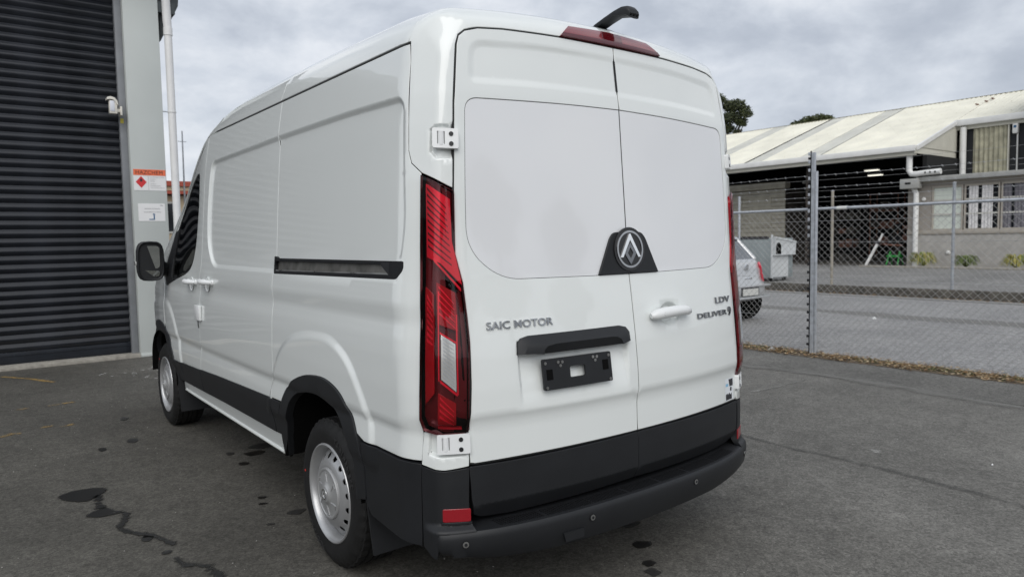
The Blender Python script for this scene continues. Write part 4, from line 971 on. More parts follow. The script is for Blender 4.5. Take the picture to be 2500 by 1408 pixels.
# ---- rear bumper
path = spline([(-.88, .29), (-.925, .235), (-.944, .185), (-.949, .160), (-.945, .144), (-.930, .131), (-.908, .118), (-.868, .098), (-.75, .050), (-.55, .006), (-.30, -.019), (0, -.028)], 4)
path = path + [(-x, y) for x, y in path[::-1][1:]]
PT = np.array(path); tg_ = np.gradient(PT, axis=0); tg_ /= np.linalg.norm(tg_, axis=1)[:, None]; nr = np.stack([tg_[:, 1], -tg_[:, 0]], 1)
if nr[len(nr)//2, 1] > 0: nr = -nr
V = []; F = []
for i, (p, nn) in enumerate(zip(PT, nr)):
    ax = abs(p[0]); zb_ = float(np.interp(ax, [0, .5, .8, .93, 1.], [.288, .292, .310, .335, .345]))
    side = _sm(np.array([(p[1]-.115)/.06]))[0]
    k = 1-.75*side
    prof = [(-.16*k-.01, .430), (-.022*k, .432), (-.006*k, .429), (.0, .421), (.003, .405), (.001, .37), (-.006, min(.335, .37-.02*side) if zb_ < .33 else zb_+.02), (-.020, zb_+.006), (-.05*k-.01, zb_-.004), (-.14*k-.02, zb_)]
    V += [(p[0]+nn[0]*o_, p[1]+nn[1]*o_, z_) for o_, z_ in prof]
n = 10
F = [(i*n+k, (i+1)*n+k, (i+1)*n+k+1, i*n+k+1) for i in range(len(PT)-1) for k in range(n-1)]
bum = MB().add(V, F).build('rear_bumper', 'plastic', van, ang=40)
def abv(A, Z):
    A = np.asarray(A, float); Z = np.asarray(Z, float); lo = np.full(len(A), -1.5); hi = np.full(len(A), -.6)
    for _ in range(22):
        m_ = (lo+hi)/2; below = hit(*_rays('gno', -1, np.stack([A, m_], 1)))[:, 2] < Z
        lo = np.where(below, m_, lo); hi = np.where(below, hi, m_)
    return [(float(a), float(b)) for a, b in zip(A, (lo+hi)/2)]
def ab(a, z): return abv([a], [z])[0]
TW_LOW = abv([-.9875, -.9875, -.94, -.905, -.897, -.896, -.85, -.80, -.745, -.756, -.766, -.769], [.52, .365, .345, .332, .38, .427, .429, .429, .429, .445, .475, .53])
TWR = [abv(np.arange(-.975, -.75, .012), np.full(19, z)) for z in (.462, .456, .450, .444, .438, .432, .426)]
def tower_disp(uv):
    z = hit(*_rays('gno', -1, np.asarray(uv, float)))[:, 2]
    return .008+.030*_sm((.458-z)/.030)*np.clip((.9875-np.abs(uv[:, 0]))/.09, 0, 1)
for s in (-1, 1):
    tower = TR['tower']+TW_LOW
    tw = panel('bumper_corner', mir(tower, s), skin('gno', -1, tower_disp), 'plastic', bum, grid=.016, flange=.03, rings=TWR if s < 0 else [mir(r_, 1) for r_ in TWR])
    def rfl(uv): return .011+0*uv[:, 0]
    panel('reflector', rounded(mir([(-.912, .512), (-.824, .508), (-.824, .462), (-.912, .466)], s), .004), R0, 'reflector', tw, grid=.03, off=.0125, flange=.005)
    panel('reflector_ledge', mir([(-.916, .463), (-.820, .459), (-.820, .453), (-.916, .457)], s), R0, 'plastic', tw, grid=.03, off=.018, flange=.010)
# ribbed tread pads on the step
yb = lambda x: float(np.interp(x, PT[len(PT)//4:3*len(PT)//4, 0], PT[len(PT)//4:3*len(PT)//4, 1]))
for k, (x0, x1) in enumerate(((-.72, -.53), (-.52, -.30), (-.29, -.10), (-.09, .10), (.11, .30), (.31, .52), (.53, .72))):
    m = MB()
    for x in np.arange(x0, x1-.005, .0125):
        y0 = yb(x)+.020; m.box((x, y0, .430), (x+.0075, y0+.062, .4345))
    m.build('step_tread', 'plastic_dark', bum)
for x, z in ((-.862, .386), (-.326, .386), (.326, .386), (.862, .386)):
    y = float(np.interp(x, PT[len(PT)//4-4:3*len(PT)//4+4, 0], PT[len(PT)//4-4:3*len(PT)//4+4, 1])); i = int(np.argmin(np.hypot(PT[:, 0]-x, PT[:, 1]-y))); nn = nr[i]
    q0 = (x, y, z); T = lambda d: (x+nn[0]*d, y+nn[1]*d, z)
    se = MB().tube([T(-.004), T(.0045)], .0165, 18).build('parking_sensor', 'plastic_dark', bum)
    MB().tube([T(.0045), T(.0065)], .0115, 16).build('sensor_ring', 'steel', se); MB().tube([T(.0065), T(.0075)], .0062, 14).build('sensor_eye', 'plastic', se)
x0, x1 = -.47, -.37
MB().add([(x, yb(x)-(.0045), z) for x, z in ((x0, .355), (x1, .355), (x1, .318), (x0+.01, .318))] + [(x, yb(x)+.006, z) for x, z in ((x0, .355), (x1, .355), (x1, .318), (x0+.01, .318))], [(0, 1, 2, 3), (0, 1, 5, 4), (1, 2, 6, 5), (2, 3, 7, 6), (3, 0, 4, 7)]).build('tow_cover', 'plastic', bum)
# ---- wheels
def make_wheel():
    w = empty('wheel', (0, 0, 0), 0, van)               # outer face towards -x, hub centre at origin
    R = .345; prof = [(.115, .232), (.1165, .245), (.123, .275), (.120, .305), (.105, .330), (.094, .338)]
    tread = []
    for x0, x1 in ((.094, .062), (.050, .020), (.010, -.010), (-.020, -.050), (-.062, -.094)): tread += [(x0, 'lo'), (x0-.0005, 'hi'), (x1+.0005, 'hi'), (x1, 'lo')]
    tp = [(a, R if k == 'hi' else R-.008) for a, k in tread]; tp[0] = (.096, .337); tp[-1] = (-.096, .337)
    full = prof[:-1]+[(.100, .335)]+tp+[(-a, r) for a, r in prof[::-1]]
    nseg = 120; m = MB(); m.lathe([(-a, r) for a, r in full], nseg, 'x')
    V = []
    for i, (x, y, z) in enumerate(m.v):
        r = math.hypot(y, z); k = i % nseg
        if r > .328 and abs(x) > .058 and k % 3 == 0: y *= (r-.007)/r; z *= (r-.007)/r
        V.append((x, y, z))
    m.v = V; m.build('tyre', 'rubber', w, ang=35)
    rim = MB().lathe([(-.114, .232), (-.119, .230), (-.121, .224), (-.117, .218), (-.108, .213), (-.090, .208), (-.066, .204), (-.02, .200), (.08, .21), (.114, .232)], 72, 'x').build('rim', 'silver', w)
    # disc with oval vent holes, built as a fan in (angle, radius)
    def disc(u, v, d): 
        r = v; x = np.interp(r, [.10, .125, .150, .165, .185, .204], [-.112, -.117, -.111, -.103, -.086, -.068]); return (float(x)-d, r*math.cos(u), r*math.sin(u))
    for g in range(4):
        a0 = g*math.pi/2; holes = []
        for k in range(4):
            c = a0+(k+.5)*math.pi/8; holes.append([(c+.088*math.cos(t), .171+.0135*math.sin(t)) for t in np.linspace(0, 2*math.pi, 18)[:-1]])
        uv, ff = fill([(a0, .095), (a0+math.pi/2, .095), (a0+math.pi/2, .204), (a0, .204)], holes, .0085, (), .008, scale=(.165, 1))
        be = bnd_edges(ff); nv = len(uv)
        V = [disc(u, v, 0) for u, v in uv]+[disc(u, v, -.004) for u, v in uv]
        F = [tuple(f) for f in ff]+[(b, a, a+nv, b+nv) for a, b in be]
        MB().add(V, F).build('wheel_disc', 'silver', rim, ang=40)
    MB().lathe([(-.02, .0), (-.02, .199)], 40, 'x').build('brake_drum', 'void', w)
    cap = MB().lathe([(-.110, .118), (-.122, .119), (-.1265, .115), (-.1265, .108), (-.123, .104), (-.126, .060), (-.131, .046), (-.138, .038), (-.140, .030), (-.1395, .0)], 60, 'x').build('hub_cap', 'silver_cap', w, ang=25)
    for k in range(6):
        a = k*math.pi/3+.2; m = MB()
        pts = [(-.1265, .052, a-.02), (-.1245, .098, a-.28), (-.1245, .100, a-.05), (-.1255, .075, a+.10)]
        m.tube([(x, r*math.cos(t), r*math.sin(t)) for x, r, t in pts[:2]], .003, 6); m.tube([(x-.001, r*math.cos(t), r*math.sin(t)) for x, r, t in (pts[1], pts[2])], .003, 6)
        m.build('cap_rib', 'silver', cap)
    MB().lathe([(-.1395, .026), (-.1425, .026), (-.1425, .019), (-.1395, .019)], 24, 'x').build('cap_badge', 'chrome', cap)
    MB().prism([(-.1395, -.012, -.012), (-.1395, 0, .014), (-.1395, .012, -.012), (-.1395, 0, -.004)], (-.0028, 0, 0)).build('cap_badge_mark', 'chrome', cap)
    for txt, ca, wd, fl in (('HANKOOK', -math.pi/2+.12, .20, 1), ('235/65R16 LT', math.pi/2+.35, .26, 1)):
        a, f = fit_text(txt, wd, .026, .0015); V = []
        for u, v, d in a:
            t = ca - (u/.288) if True else 0; r = .288+v
            V.append((-.1225+.0*d-d, r*math.cos(math.pi-t), r*math.sin(math.pi-t)) if False else (-.1232-d, -r*math.cos(t+math.pi) if False else r*math.cos(t), r*math.sin(t)))
        if ca > 0: pass
        mesh_obj('tyre_lettering', V, f, 'rubber_text', w, ang=None)
    return w
w0 = make_wheel()
w0.location = (-.872, 1.05, .345); w0.rotation_euler = (RAD(25), 0, 0)
MB().tube([(-.1225, .262, -.075), (-.1245, .262, -.075)], .006, 10).build('tyre_paint_dot', 'dot_red', w0)
for x, y, rot, ang_ in ((-.872, 4.42, 0, 60), (.872, 1.05, math.pi, 0), (.872, 4.42, math.pi, 20)):
    c = copy_tree(w0, van); c.location = (x, y, .345); c.rotation_euler = (RAD(ang_), 0, rot)
# ---- door mirrors
for s in (-1, 1):
    cx, cy, cz = s*1.118, 4.15, 1.385
    m = MB(); n = 20; V = []
    def sq(t, a, b, p=.55):
        c, q = math.cos(t), math.sin(t); return a*abs(c)**p*math.copysign(1, c), b*abs(q)**p*math.copysign(1, q)
    lay = [(-.058, .090, .148), (-.050, .098, .156), (.0, .098, .156), (.055, .088, .143), (.095, .062, .11), (.11, .02, .05)]
    for dy, a, b in lay:
        for k in range(n):
            u, v = sq(2*math.pi*k/n, a, b); V.append((cx+u*(1 if v > -99 else 1), cy+dy, cz+v))
    F = [(i*n+k, i*n+(k+1) % n, (i+1)*n+(k+1) % n, (i+1)*n+k) for i in range(len(lay)-1) for k in range(n)]+[tuple(range((len(lay)-1)*n, len(lay)*n))]
    V2 = []
    for a, b, dy in ((.083, .140, -.050), (.083, .140, -.040)):
        k0 = len(V)
        for k in range(n):
            u, v = sq(2*math.pi*k/n, a, b); V.append((cx+u, cy+dy, cz+v))
    F += [(k, (k+1) % n, len(lay)*n+(k+1) % n, len(lay)*n+k) for k in range(n)]+[(len(lay)*n+k, len(lay)*n+(k+1) % n, (len(lay)+1)*n+(k+1) % n, (len(lay)+1)*n+k) for k in range(n)]+[tuple(range((len(lay)+1)*n, (len(lay)+2)*n))]
    m.add(V, F); mr = m.build('door_mirror', 'plastic', van, ang=40)
    tag(mr, ('left' if s < 0 else 'right')+' black door mirror with a second small glass below')
    def gl_pts(z0, z1, w): return rounded([(-w, z0), (w, z0), (w, z1), (-w, z1)], .03)
    plate('mirror_glass', gl_pts(-.058, .118, .064), lambda u, v, w: (cx+u, cy-.034-w+u*s*.20-v*.06, cz+v), .003, 'mirror_glass', mr)
    plate('mirror_glass', rounded([(-.055, -.122), (.055, -.122), (.062, -.078), (-.060, -.070)], .02), lambda u, v, w: (cx+u, cy-.036-w+u*s*.20-(v+.11)*.25, cz+v), .003, 'mirror_glass', mr)
    MB().tube([(cx-s*.08, cy+.02, cz-.05), (s*.97, 4.22, 1.30)], [.055, .05], 10).build('mirror_arm', 'plastic', mr)
    MB().box((cx+s*.094, cy-.03, cz-.03), (cx+s*.106, cy+.03, cz+.0), .003).build('indicator', 'lamp_clear', mr)
# ================================================================ THINGS ROUND THE VAN
# drain pipe with offset and bracket
dpx, dpy = .052, YD+.02
dp = empty('drain_pipe', (dpx, dpy, 0)); tag(dp, 'white round drain pipe clipped beside the grey corner post', 'drain pipe')
part(MB().tube([(dpx+.045, dpy, .02), (dpx+.045, dpy, 4.40)], .050, 20).build('pipe', 'downpipe'), dp)
part(MB().tube([(dpx+.045, dpy, 4.36), (dpx+.045, dpy, 4.46)], .058, 20).build('collar', 'downpipe'), dp)
part(MB().tube([(dpx+.045, dpy, 4.44), (dpx+.04, dpy, 4.55), (dpx+.03, dpy+.02, 5.3)], [.052, .056, .056], 16).build('upper_bend', 'downpipe'), dp)
for z in (3.33, 1.2):
    c_ = part(MB().lathe([(-.008, .054), (-.008, .056), (.008, .056), (.008, .054)], 24, 'z', (dpx+.045, dpy, z)).build('bracket', 'downpipe'), dp)
    part(MB().tube([(dpx-.09, dpy+.0, z), (dpx, dpy, z)], .008, 8).build('bracket_arm', 'galv'), dp)
# movement sensor on the jamb
se = empty('motion_sensor', (-.60, YD, 3.30)); tag(se, 'cream motion sensor with curved hood on the door jamb', 'sensor')
hood = [(-.700, 3.425), (-.690, 3.442), (-.655, 3.452), (-.610, 3.440), (-.580, 3.40), (-.572, 3.355), (-.572, 3.345), (-.590, 3.365), (-.605, 3.395), (-.63, 3.412), (-.665, 3.415), (-.698, 3.408)]
MB().prism([(x, YD-.08, z) for x, z in hood], (0, .11, 0)).build('hood', 'sensor_plastic', None); part(bpy.data.objects['hood'], se)
part(MB().box((-.672, YD-.065, 3.235), (-.580, YD+.02, 3.405), .008).build('housing', 'sensor_plastic'), se)
part(MB().box((-.664, YD-.072, 3.262), (-.612, YD-.060, 3.398), .005).build('lens', 'sensor_lens'), se)
part(MB().box((-.580, YD-.03, 3.262), (-.535, YD+.02, 3.305), .004).build('arm', 'sensor_plastic'), se)
part(MB().box((-.545, YD-.05, 3.222), (-.522, YD+.10, 3.338), .004).build('wall_plate', 'sensor_plastic'), se)
# signs on the post
def wtext(s, cx, cz, w, h, y, mat, parent, name='lettering'):
    a, f = fit_text(s, w, h, .0006, fat=0., spacing=1.08); V = [(cx+u, y-.0008-d, cz+v) for u, v, d in a]; return part(mesh_obj(name, V, f, mat, None, ang=None), parent)
hz = empty('hazard_sign', (-.225, YD, 2.25)); tag(hz, 'orange and white HAZCHEM sign with red diamond on the grey post', 'sign')
yS = YD-.004
part(box('backing', (-.425, yS, 2.250), (-.030, YD+.002, 2.532), 'sign_white'), hz)
part(box('header', (-.4255, yS-.002, 2.452), (-.0295, yS, 2.5325), 'sign_orange'), hz)
wtext('HAZCHEM', -.232, 2.492, .33, .052, yS-.002, 'ink_dark', hz)
part(MB().prism([(-.335, yS-.0005, 2.44), (-.268, yS-.0005, 2.362), (-.335, yS-.0005, 2.284), (-.402, yS-.0005, 2.362)], (0, -.002, 0)).build('diamond', 'sign_red'), hz)
part(MB().prism([(-.335, yS-.0028, 2.415), (-.318, yS-.0028, 2.385), (-.325, yS-.0028, 2.368), (-.345, yS-.0028, 2.368), (-.352, yS-.0028, 2.388)], (0, -.001, 0)).build('flame_mark', 'ink'), hz)
part(box('divider', (-.2475, yS-.001, 2.255), (-.2445, yS, 2.450), 'ink_grey'), hz)
for i, (t_, w) in enumerate((('FLAMMABLE LIQUID', .180), ('CLASS 3', .075), ('DANGER', .055), ('KEEP AWAY', .070), ('IGNITION SOURCE', .125))): wtext(t_, -.225+w/2, 2.428-.026*i-(.012 if i > 2 else 0), w, .013, yS, 'ink_grey', hz)
part(box('rule', (-.225, yS-.001, 2.285), (-.045, yS, 2.288), 'ink_grey'), hz)
nt = empty('notice_sheet', (-.22, YD, 1.84)); tag(nt, 'small white printed notice with a blue arrow under the HAZCHEM sign', 'notice')
part(box('sheet', (-.388, yS, 1.838), (-.058, YD+.002, 2.074), 'sign_white'), nt)
wtext('DELIVERY ENTRANCE', -.215, 2.005, .19, .016, yS, 'ink_grey', nt); wtext('PLEASE REPORT TO OFFICE', -.215, 1.960, .21, .015, yS, 'ink_grey', nt)
part(MB().prism([(x, yS-.0005, z) for x, z in ((-.26, 1.868), (-.205, 1.868), (-.205, 1.925), (-.220, 1.925), (-.20, 1.945), (-.18, 1.925), (-.19, 1.925), (-.19, 1.855), (-.26, 1.855))], (0, -.001, 0)).build('arrow', 'ink_blue'), nt)
part(MB().prism([(x, yS-.0005, z) for x, z in ((-.13, 2.052), (-.095, 2.058), (-.075, 2.044), (-.10, 2.048))], (0, -.001, 0)).build('letterhead', 'ink_grey'), nt)
# far house and mast behind the post
hs = empty('distant_house', (5.6, 30, 0)); tag(hs, 'distant cream house with red roof edge behind the drain pipe', 'house')
part(box('wall', (3.2, 30, 0), (10.5, 36, 3.55), 'house_cream'), hs)
part(MB().box((2.9, 29.6, 3.92), (10.8, 36.5, 4.12)).build('roof', 'roof_red'), hs); part(box('fascia', (3.0, 29.7, 3.74), (10.7, 36.3, 3.92), 'house_cream'), hs); part(box('gutter', (2.95, 29.62, 3.60), (10.75, 36.3, 3.72), 'roof_red'), hs)
for i in range(4):
    w_ = part(box('window', (3.6+i*1.7, 29.96, 2.0), (4.8+i*1.7, 30.02, 3.3), 'frame_white'), hs); p_ = box('pane', (3.68+i*1.7, 29.95, 2.08), (4.72+i*1.7, 29.965, 3.22), 'dark_glass'); p_.parent = w_
mast = empty('radio_mast', (2.82, 20, 0)); tag(mast, 'thin grey radio mast rising behind the van windscreen', 'mast')
part(MB().tube([(2.80, 20, 0), (2.84, 20, 4.75)], [.035, .018], 8).build('pole', 'galv_dull'), mast); part(MB().tube([(2.72, 20, 4.45), (2.94, 20, 4.45)], .010, 6).build('crossbar', 'galv_dull'), mast)

# ---- chain-link fence along the verge
XF = 6.12; Y0, Y1, ZT = -6., 9., 1.80
fe = empty('chain_link_fence', (XF, 0, 0)); tag(fe, 'galvanised chain link fence with top rail and barbed wire along the yard edge', 'fence')
m = MB(); d = .082; r_ = .0016
def strand(a, b, r):
    a, b = Vector(a), Vector(b); t = (b-a).normalized(); u = Vector((1, 0, 0)); w = t.cross(u).normalized()
    V = []
    for p in (a, b): V += [p+u*r, p+w*r, p-u*r, p-w*r]
    m.add(V, [(0, 1, 5, 4), (1, 2, 6, 5), (2, 3, 7, 6), (3, 0, 4, 7)])
y = Y0-ZT
while y < Y1:
    # one spiral wire each way, cut at the fence ends
    for s_, dx in ((1, .0018), (-1, -.0018)):
        a = (y, .02) if s_ > 0 else (y, ZT); b = (y+ZT, ZT) if s_ > 0 else (y+ZT, .02)
        strand((XF+dx, a[0], a[1]), (XF+dx, b[0], b[1]), r_)
    y += d
tag(part(m.build('chain_mesh', 'wire', None, fix=False, ang=None), fe), kind='stuff')
m = MB(); r = random.Random(2)
yy = Y0
while yy < Y1: m.tube([(XF+.02, yy, 1.822), (XF-.02, yy+.02, 1.845)], .0016, 4); yy += d
tag(part(m.build('mesh_knuckles', 'wire', None, fix=False, ang=None), fe), kind='stuff')
part(MB().tube([(XF, Y0, 1.81), (XF, Y1, 1.81)], .0165, 12).build('top_rail', 'galv'), fe)
part(MB().tube([(XF, 2.30, 1.81), (XF, 2.42, 1.81)], .021, 12).build('rail_sleeve', 'trim_white'), fe)
for z in (.45, .95, 1.40, 1.66): part(MB().tube([(XF-.004, Y0, z), (XF-.004, Y1, z)], .0018, 4).build('tension_wire', 'wire_bright'), fe)
for k, (z, barb) in enumerate(((2.352, 0), (2.222, 1), (2.165, 0), (2.075, 1), (2.03, 0), (1.955, 1), (1.90, 0))):
    m = MB(); P = [(XF+.0, y_, z-.010*math.sin(math.pi*((y_-Y0) % 3.)/3.)) for y_ in np.linspace(Y0, Y1, 31)]; m.tube(P, .0019 if barb else .0013, 5)
    if barb:
        yy = Y0
        while yy < Y1:
            zz = z-.010*math.sin(math.pi*((yy-Y0) % 3.)/3.)
            for q in range(2): m.tube([(XF+.012*math.cos(q*2.2+yy*7), yy-.009, zz-.012), (XF-.012*math.cos(q*2.2+yy*7), yy+.009, zz+.012)], .0015, 4)
            m.tube([(XF, yy-.009, zz), (XF, yy+.009, zz)], .0036, 5); yy += .132
    part(m.build('barbed_wire' if barb else 'plain_wire', 'wire_bright' if barb else 'wire', None), fe)
# tall post with insulators (a channel of galvanised steel)
PY = 2.70
ps = empty('electric_fence_post', (XF-.03, PY, 0)); tag(ps, 'tall galvanised fence post carrying a column of black insulators', 'post')
m = MB(); m.box((XF-.062, PY-.018, -.05), (XF-.057, PY+.022, 2.50)); m.box((XF-.057, PY-.018, -.05), (XF-.026, PY-.013, 2.50)); m.box((XF-.057, PY+.017, -.05), (XF-.026, PY+.022, 2.50)); part(m.build('channel', 'galv'), ps)
m = MB(); m.box((XF-.05, PY-.046, -.05), (XF-.018, PY-.022, 2.27), .004); part(m.build('stay_post', 'galv'), ps)
m = MB().box((XF-.064, PY+.024, .03), (XF-.052, PY+.036, 2.52)); part(m.build('insulator_strip', 'plastic_dark'), ps)
for i in range(24):
    z = .13+i*.1
    part(MB().lathe([(0, .006), (.006, .018), (.012, .012), (.022, .014), (.027, .020), (.032, .007)], 10, 'y', (XF-.062, PY+.028, z)).build('insulator', 'plastic_dark'), ps)
    if i > 12: part(MB().box((XF-.070, PY+.034, z+.035), (XF-.058, PY+.062, z+.075), .003).build('wire_clip', 'galv'), ps)
# posts across the road
for i, (y_, nm, lab) in enumerate(((10.25, 'galv', 'grey steel post on the far kerb just behind the metal bin'), (7.485, 'post_tan', 'weathered tan post on the far kerb beside the tall insulator post'), (4.66, 'galv_dull', 'grey steel post on the far kerb in front of the block wall'))):
    p_ = empty('kerb_post', (15.38, y_, .19)); tag(p_, lab, 'post', 'posts along the far kerb')
    part(MB().tube([(15.38, y_, .19), (15.38, y_, 2.58)], .034, 12).build('tube', nm), p_)
    part(MB().lathe([(0, .040), (.02, .038), (.028, .0)], 12, 'z', (15.38, y_, 2.58)).build('cap', 'galv'), p_)
# ================================================================ ACROSS THE ROAD
# ---- open-fronted shed with the cream roof
XB = 26.5; SL = (7.42-4.70)/(34.0-26.2)
def rz(x): return 4.72+SL*(x-26.2)
sh = empty('open_shed', (30, 18, .2)); tag(sh, 'long open-fronted shed with cream corrugated roof and dark interior', 'shed')
def corr(name, x0, x1, y0, y1, mat, amp=.022, pitch=.19, zoff=0., parent=sh):
    ys = np.arange(y0, y1+1e-6, pitch/4); V = []; F = []
    for y in ys:
        k = amp*math.cos(2*math.pi*y/pitch)
        for x in (x0, x1): V.append((x, y, rz(x)+k+zoff))
    F = [(2*i, 2*i+1, 2*i+3, 2*i+2) for i in range(len(ys)-1)]
    return part(mesh_obj(name, V, F, mat, None, ang=60), parent)
XR = 34.0
strips_ = [(10.08, 14.0), (14.0, 14.85), (14.85, 16.75), (16.75, 17.65), (17.65, 20.0), (20.0, 20.95), (20.95, 38.)]
for i, (a, b) in enumerate(strips_): corr('roof_sheet' if i % 2 == 0 else 'skylight_sheet', 25.95, XR, a, b, 'roof_cream' if i % 2 == 0 else 'roof_light')
corr('roof_sheet', 29.45, XR, -2., 10.08, 'roof_cream'); 
part(MB().prism([(XR-.05, -2, rz(XR)+.02), (XR+.25, -2, rz(XR)+.07), (XR+.55, -2, rz(XR)+.02)], (0, 40, 0)).build('ridge_cap', 'roof_cream'), sh)
part(MB().prism([(XR, -2, rz(XR)), (XR+8, -2, 4.7), (XR+8, 38, 4.7), (XR, 38, rz(XR))], (0, 0, -.05)).build('rear_roof', 'roof_cream'), sh)
m = MB(); r = random.Random(4)
for x in np.arange(26.6, 33.9, .9):
    for y in np.arange(-1.9, 37, .19*3):
        if y < 10.1 and x < 29.6: continue
        m.box((x-.02, y-.016, rz(x)+.018), (x+.02, y+.016, rz(x)+.034))
tag(part(m.build('roof_fixings', 'roof_cream'), sh), kind='stuff')
for x, y, mt in ((32.6, 10.05, 'rust'), (32.2, 10.25, 'rust'), (33.0, 9.95, 'rust')): part(MB().box((x-.16, y-.03, rz(x)+.02), (x+.16, y+.03, rz(x)+.06)).build('rust_patch', mt), sh)
part(MB().box((25.80, 10.0, 4.50), (25.95, 38, 4.72), .02).build('gutter', 'trim_white'), sh)
part(MB().box((25.95, 10.05, 4.36), (26.10, 38, 4.52)).build('fascia', 'trim_cream'), sh)
part(MB().prism([(25.9, 10.06, 4.42), (29.5, 10.06, 4.42), (29.5, 10.06, 4.62), (25.9, 10.06, 4.62)], (0, -.06, 0)).build('side_beam', 'trim_cream'), sh)
# ribbed gable piece where the eave steps back
m = MB()
for x in np.arange(26.3, 29.45, .12):
    z1 = rz(x)-.05; z0 = 4.66
    if z1 > z0+.02: m.box((x, 9.985, z0), (x+.085, 10.02, z1))
part(m.build('gable_ribs', 'trim_cream'), sh)
part(MB().prism([(26.1, 10.03, 4.63), (29.5, 10.03, 4.63), (29.5, 10.03, rz(29.5)), (26.1, 10.03, rz(26.1))], (0, .03, 0)).build('gable_sheet', 'trim_cream'), sh)
part(MB().prism([(25.95, 9.94, rz(25.95)+.06), (29.5, 9.94, rz(29.5)+.06), (29.5, 9.94, rz(29.5)-.10), (25.95, 9.94, rz(25.95)-.10)], (0, .10, 0)).build('barge_board', 'trim_white'), sh)
part(MB().box((29.30, -2, 5.66), (29.48, 10.02, 5.90), .02).build('upper_gutter', 'trim_white'), sh)
part(MB().box((29.48, -2, 5.52), (29.62, 10.02, 5.68)).build('upper_fascia', 'trim_cream'), sh)
# dark shell of the interior
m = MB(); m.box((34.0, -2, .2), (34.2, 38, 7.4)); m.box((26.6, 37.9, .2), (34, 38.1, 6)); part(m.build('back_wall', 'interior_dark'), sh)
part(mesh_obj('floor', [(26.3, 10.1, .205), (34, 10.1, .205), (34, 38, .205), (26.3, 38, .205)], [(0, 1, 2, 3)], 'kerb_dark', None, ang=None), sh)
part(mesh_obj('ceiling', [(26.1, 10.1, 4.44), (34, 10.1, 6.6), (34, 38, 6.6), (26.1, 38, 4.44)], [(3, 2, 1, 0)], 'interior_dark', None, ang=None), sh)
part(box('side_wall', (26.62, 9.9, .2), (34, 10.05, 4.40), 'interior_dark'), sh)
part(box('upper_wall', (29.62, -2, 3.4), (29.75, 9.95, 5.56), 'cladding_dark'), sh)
for y_ in (14.6, 20.3, 26): part(box('post', (26.55, y_, .2), (26.70, y_+.12, 4.42), 'interior_mid'), sh)
m = MB()
for i, y_ in enumerate(np.arange(8.24, 9.42, .17/4)): pass
ys = np.arange(8.22, 9.44, .02); V = []
for y_ in ys:
    k = .035*math.cos(2*math.pi*y_/.165)
    for z in (3.45, 5.62): V.append((29.55+k, y_, z))
part(mesh_obj('fibreglass_sheet', V, [(2*i, 2*i+1, 2*i+3, 2*i+2) for i in range(len(ys)-1)], 'corrugate', None, ang=60), sh)
part(box('sheet_edge', (29.50, 8.185, 3.45), (29.60, 8.225, 5.62), 'trim_cream'), sh)
# beige boarded store inside the shed
bs = empty('boarded_store', (29, 19, .2)); tag(bs, 'beige boarded store room inside the open shed behind the parked car', 'store room')
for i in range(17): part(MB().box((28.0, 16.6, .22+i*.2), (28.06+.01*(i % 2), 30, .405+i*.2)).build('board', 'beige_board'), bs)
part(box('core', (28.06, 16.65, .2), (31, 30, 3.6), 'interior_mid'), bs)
for y_ in (17.3, 18.9): w_ = part(box('panel', (27.97, y_, 1.9), (28.0, y_+1.2, 3.3), 'beige_board'), bs)
part(box('eave_board', (27.7, 16.4, 3.62), (28.1, 30, 3.92), 'beige_board'), bs)
# stores in the dark: racks and boxes
r = random.Random(21)
for i, (x, y, w, h, mt) in enumerate(((30.5, 15.2, 1.1, 2.6, 'interior_mid'), (31.2, 13.6, 1.3, 3.1, 'rust'), (30.2, 12.2, 1.0, 1.9, 'interior_mid'), (32, 11.0, .8, 2.4, 'interior_mid'))):
    k_ = empty('storage_rack', (x, y, .2)); tag(k_, ('brown storage rack standing at the back of the dark shed', 'tallest rusty storage rack in the dark shed', 'lowest storage rack in the dark shed', 'narrow storage rack at the right end of the dark shed')[i], 'rack', 'racks in the open shed')
    for q in range(4): part(box('shelf', (x, y-w/2, .2+h*(q+1)/4-.05), (x+.7, y+w/2, .2+h*(q+1)/4), mt), k_)
    for sx_ in (0, .66):
        for sy_ in (-w/2, w/2-.05): part(box('upright', (x+sx_, y+sy_, .2), (x+sx_+.04, y+sy_+.05, .2+h), mt), k_)
    for q in range(4):
        for j in range(3):
            bx = box('carton', (x+.05, y-w/2+.05+j*w/3, .2+h*q/4), (x+.6, y-w/2+j*w/3+w/3-.02, .2+h*q/4+h*.16*r.uniform(.5, 1)), r.choice(('interior_mid', 'rust', 'cladding_dark', 'kerb_dark'))); part(bx, k_)
for i, (x, y, z) in enumerate(((29.0, 13.1, 4.20), (29.0, 12.95, 3.98))):
    t_ = empty('strip_light', (x, y, z)); tag(t_, ('upper', 'lower')[i]+' lit fluorescent strip light hanging in the dark shed', 'light', 'strip lights in the shed')
    part(MB().box((x-.1, y-.30, z), (x+.1, y+.30, z+.05)).build('batten', 'trim_white'), t_)
    part(MB().box((x-.11, y-.28, z-.035), (x+.11, y+.28, z-.004)).build('tube', 'tube_light'), t_)
for i, (y_, s_) in enumerate(((15.78, .09), (15.52, .08), (15.40, .09))):
    o = MB().lathe([(0, .0), (.02, s_), (.12, s_*.8), (.16, .0)], 12, 'z', (29.5, y_*1.06-.2, 3.87)).build('lamp_shade', 'trim_white'); tag(o, ('leftmost', 'middle', 'rightmost')[i]+' of three small white lamps hanging under the shed roof', 'lamp', 'small white lamps in the shed')
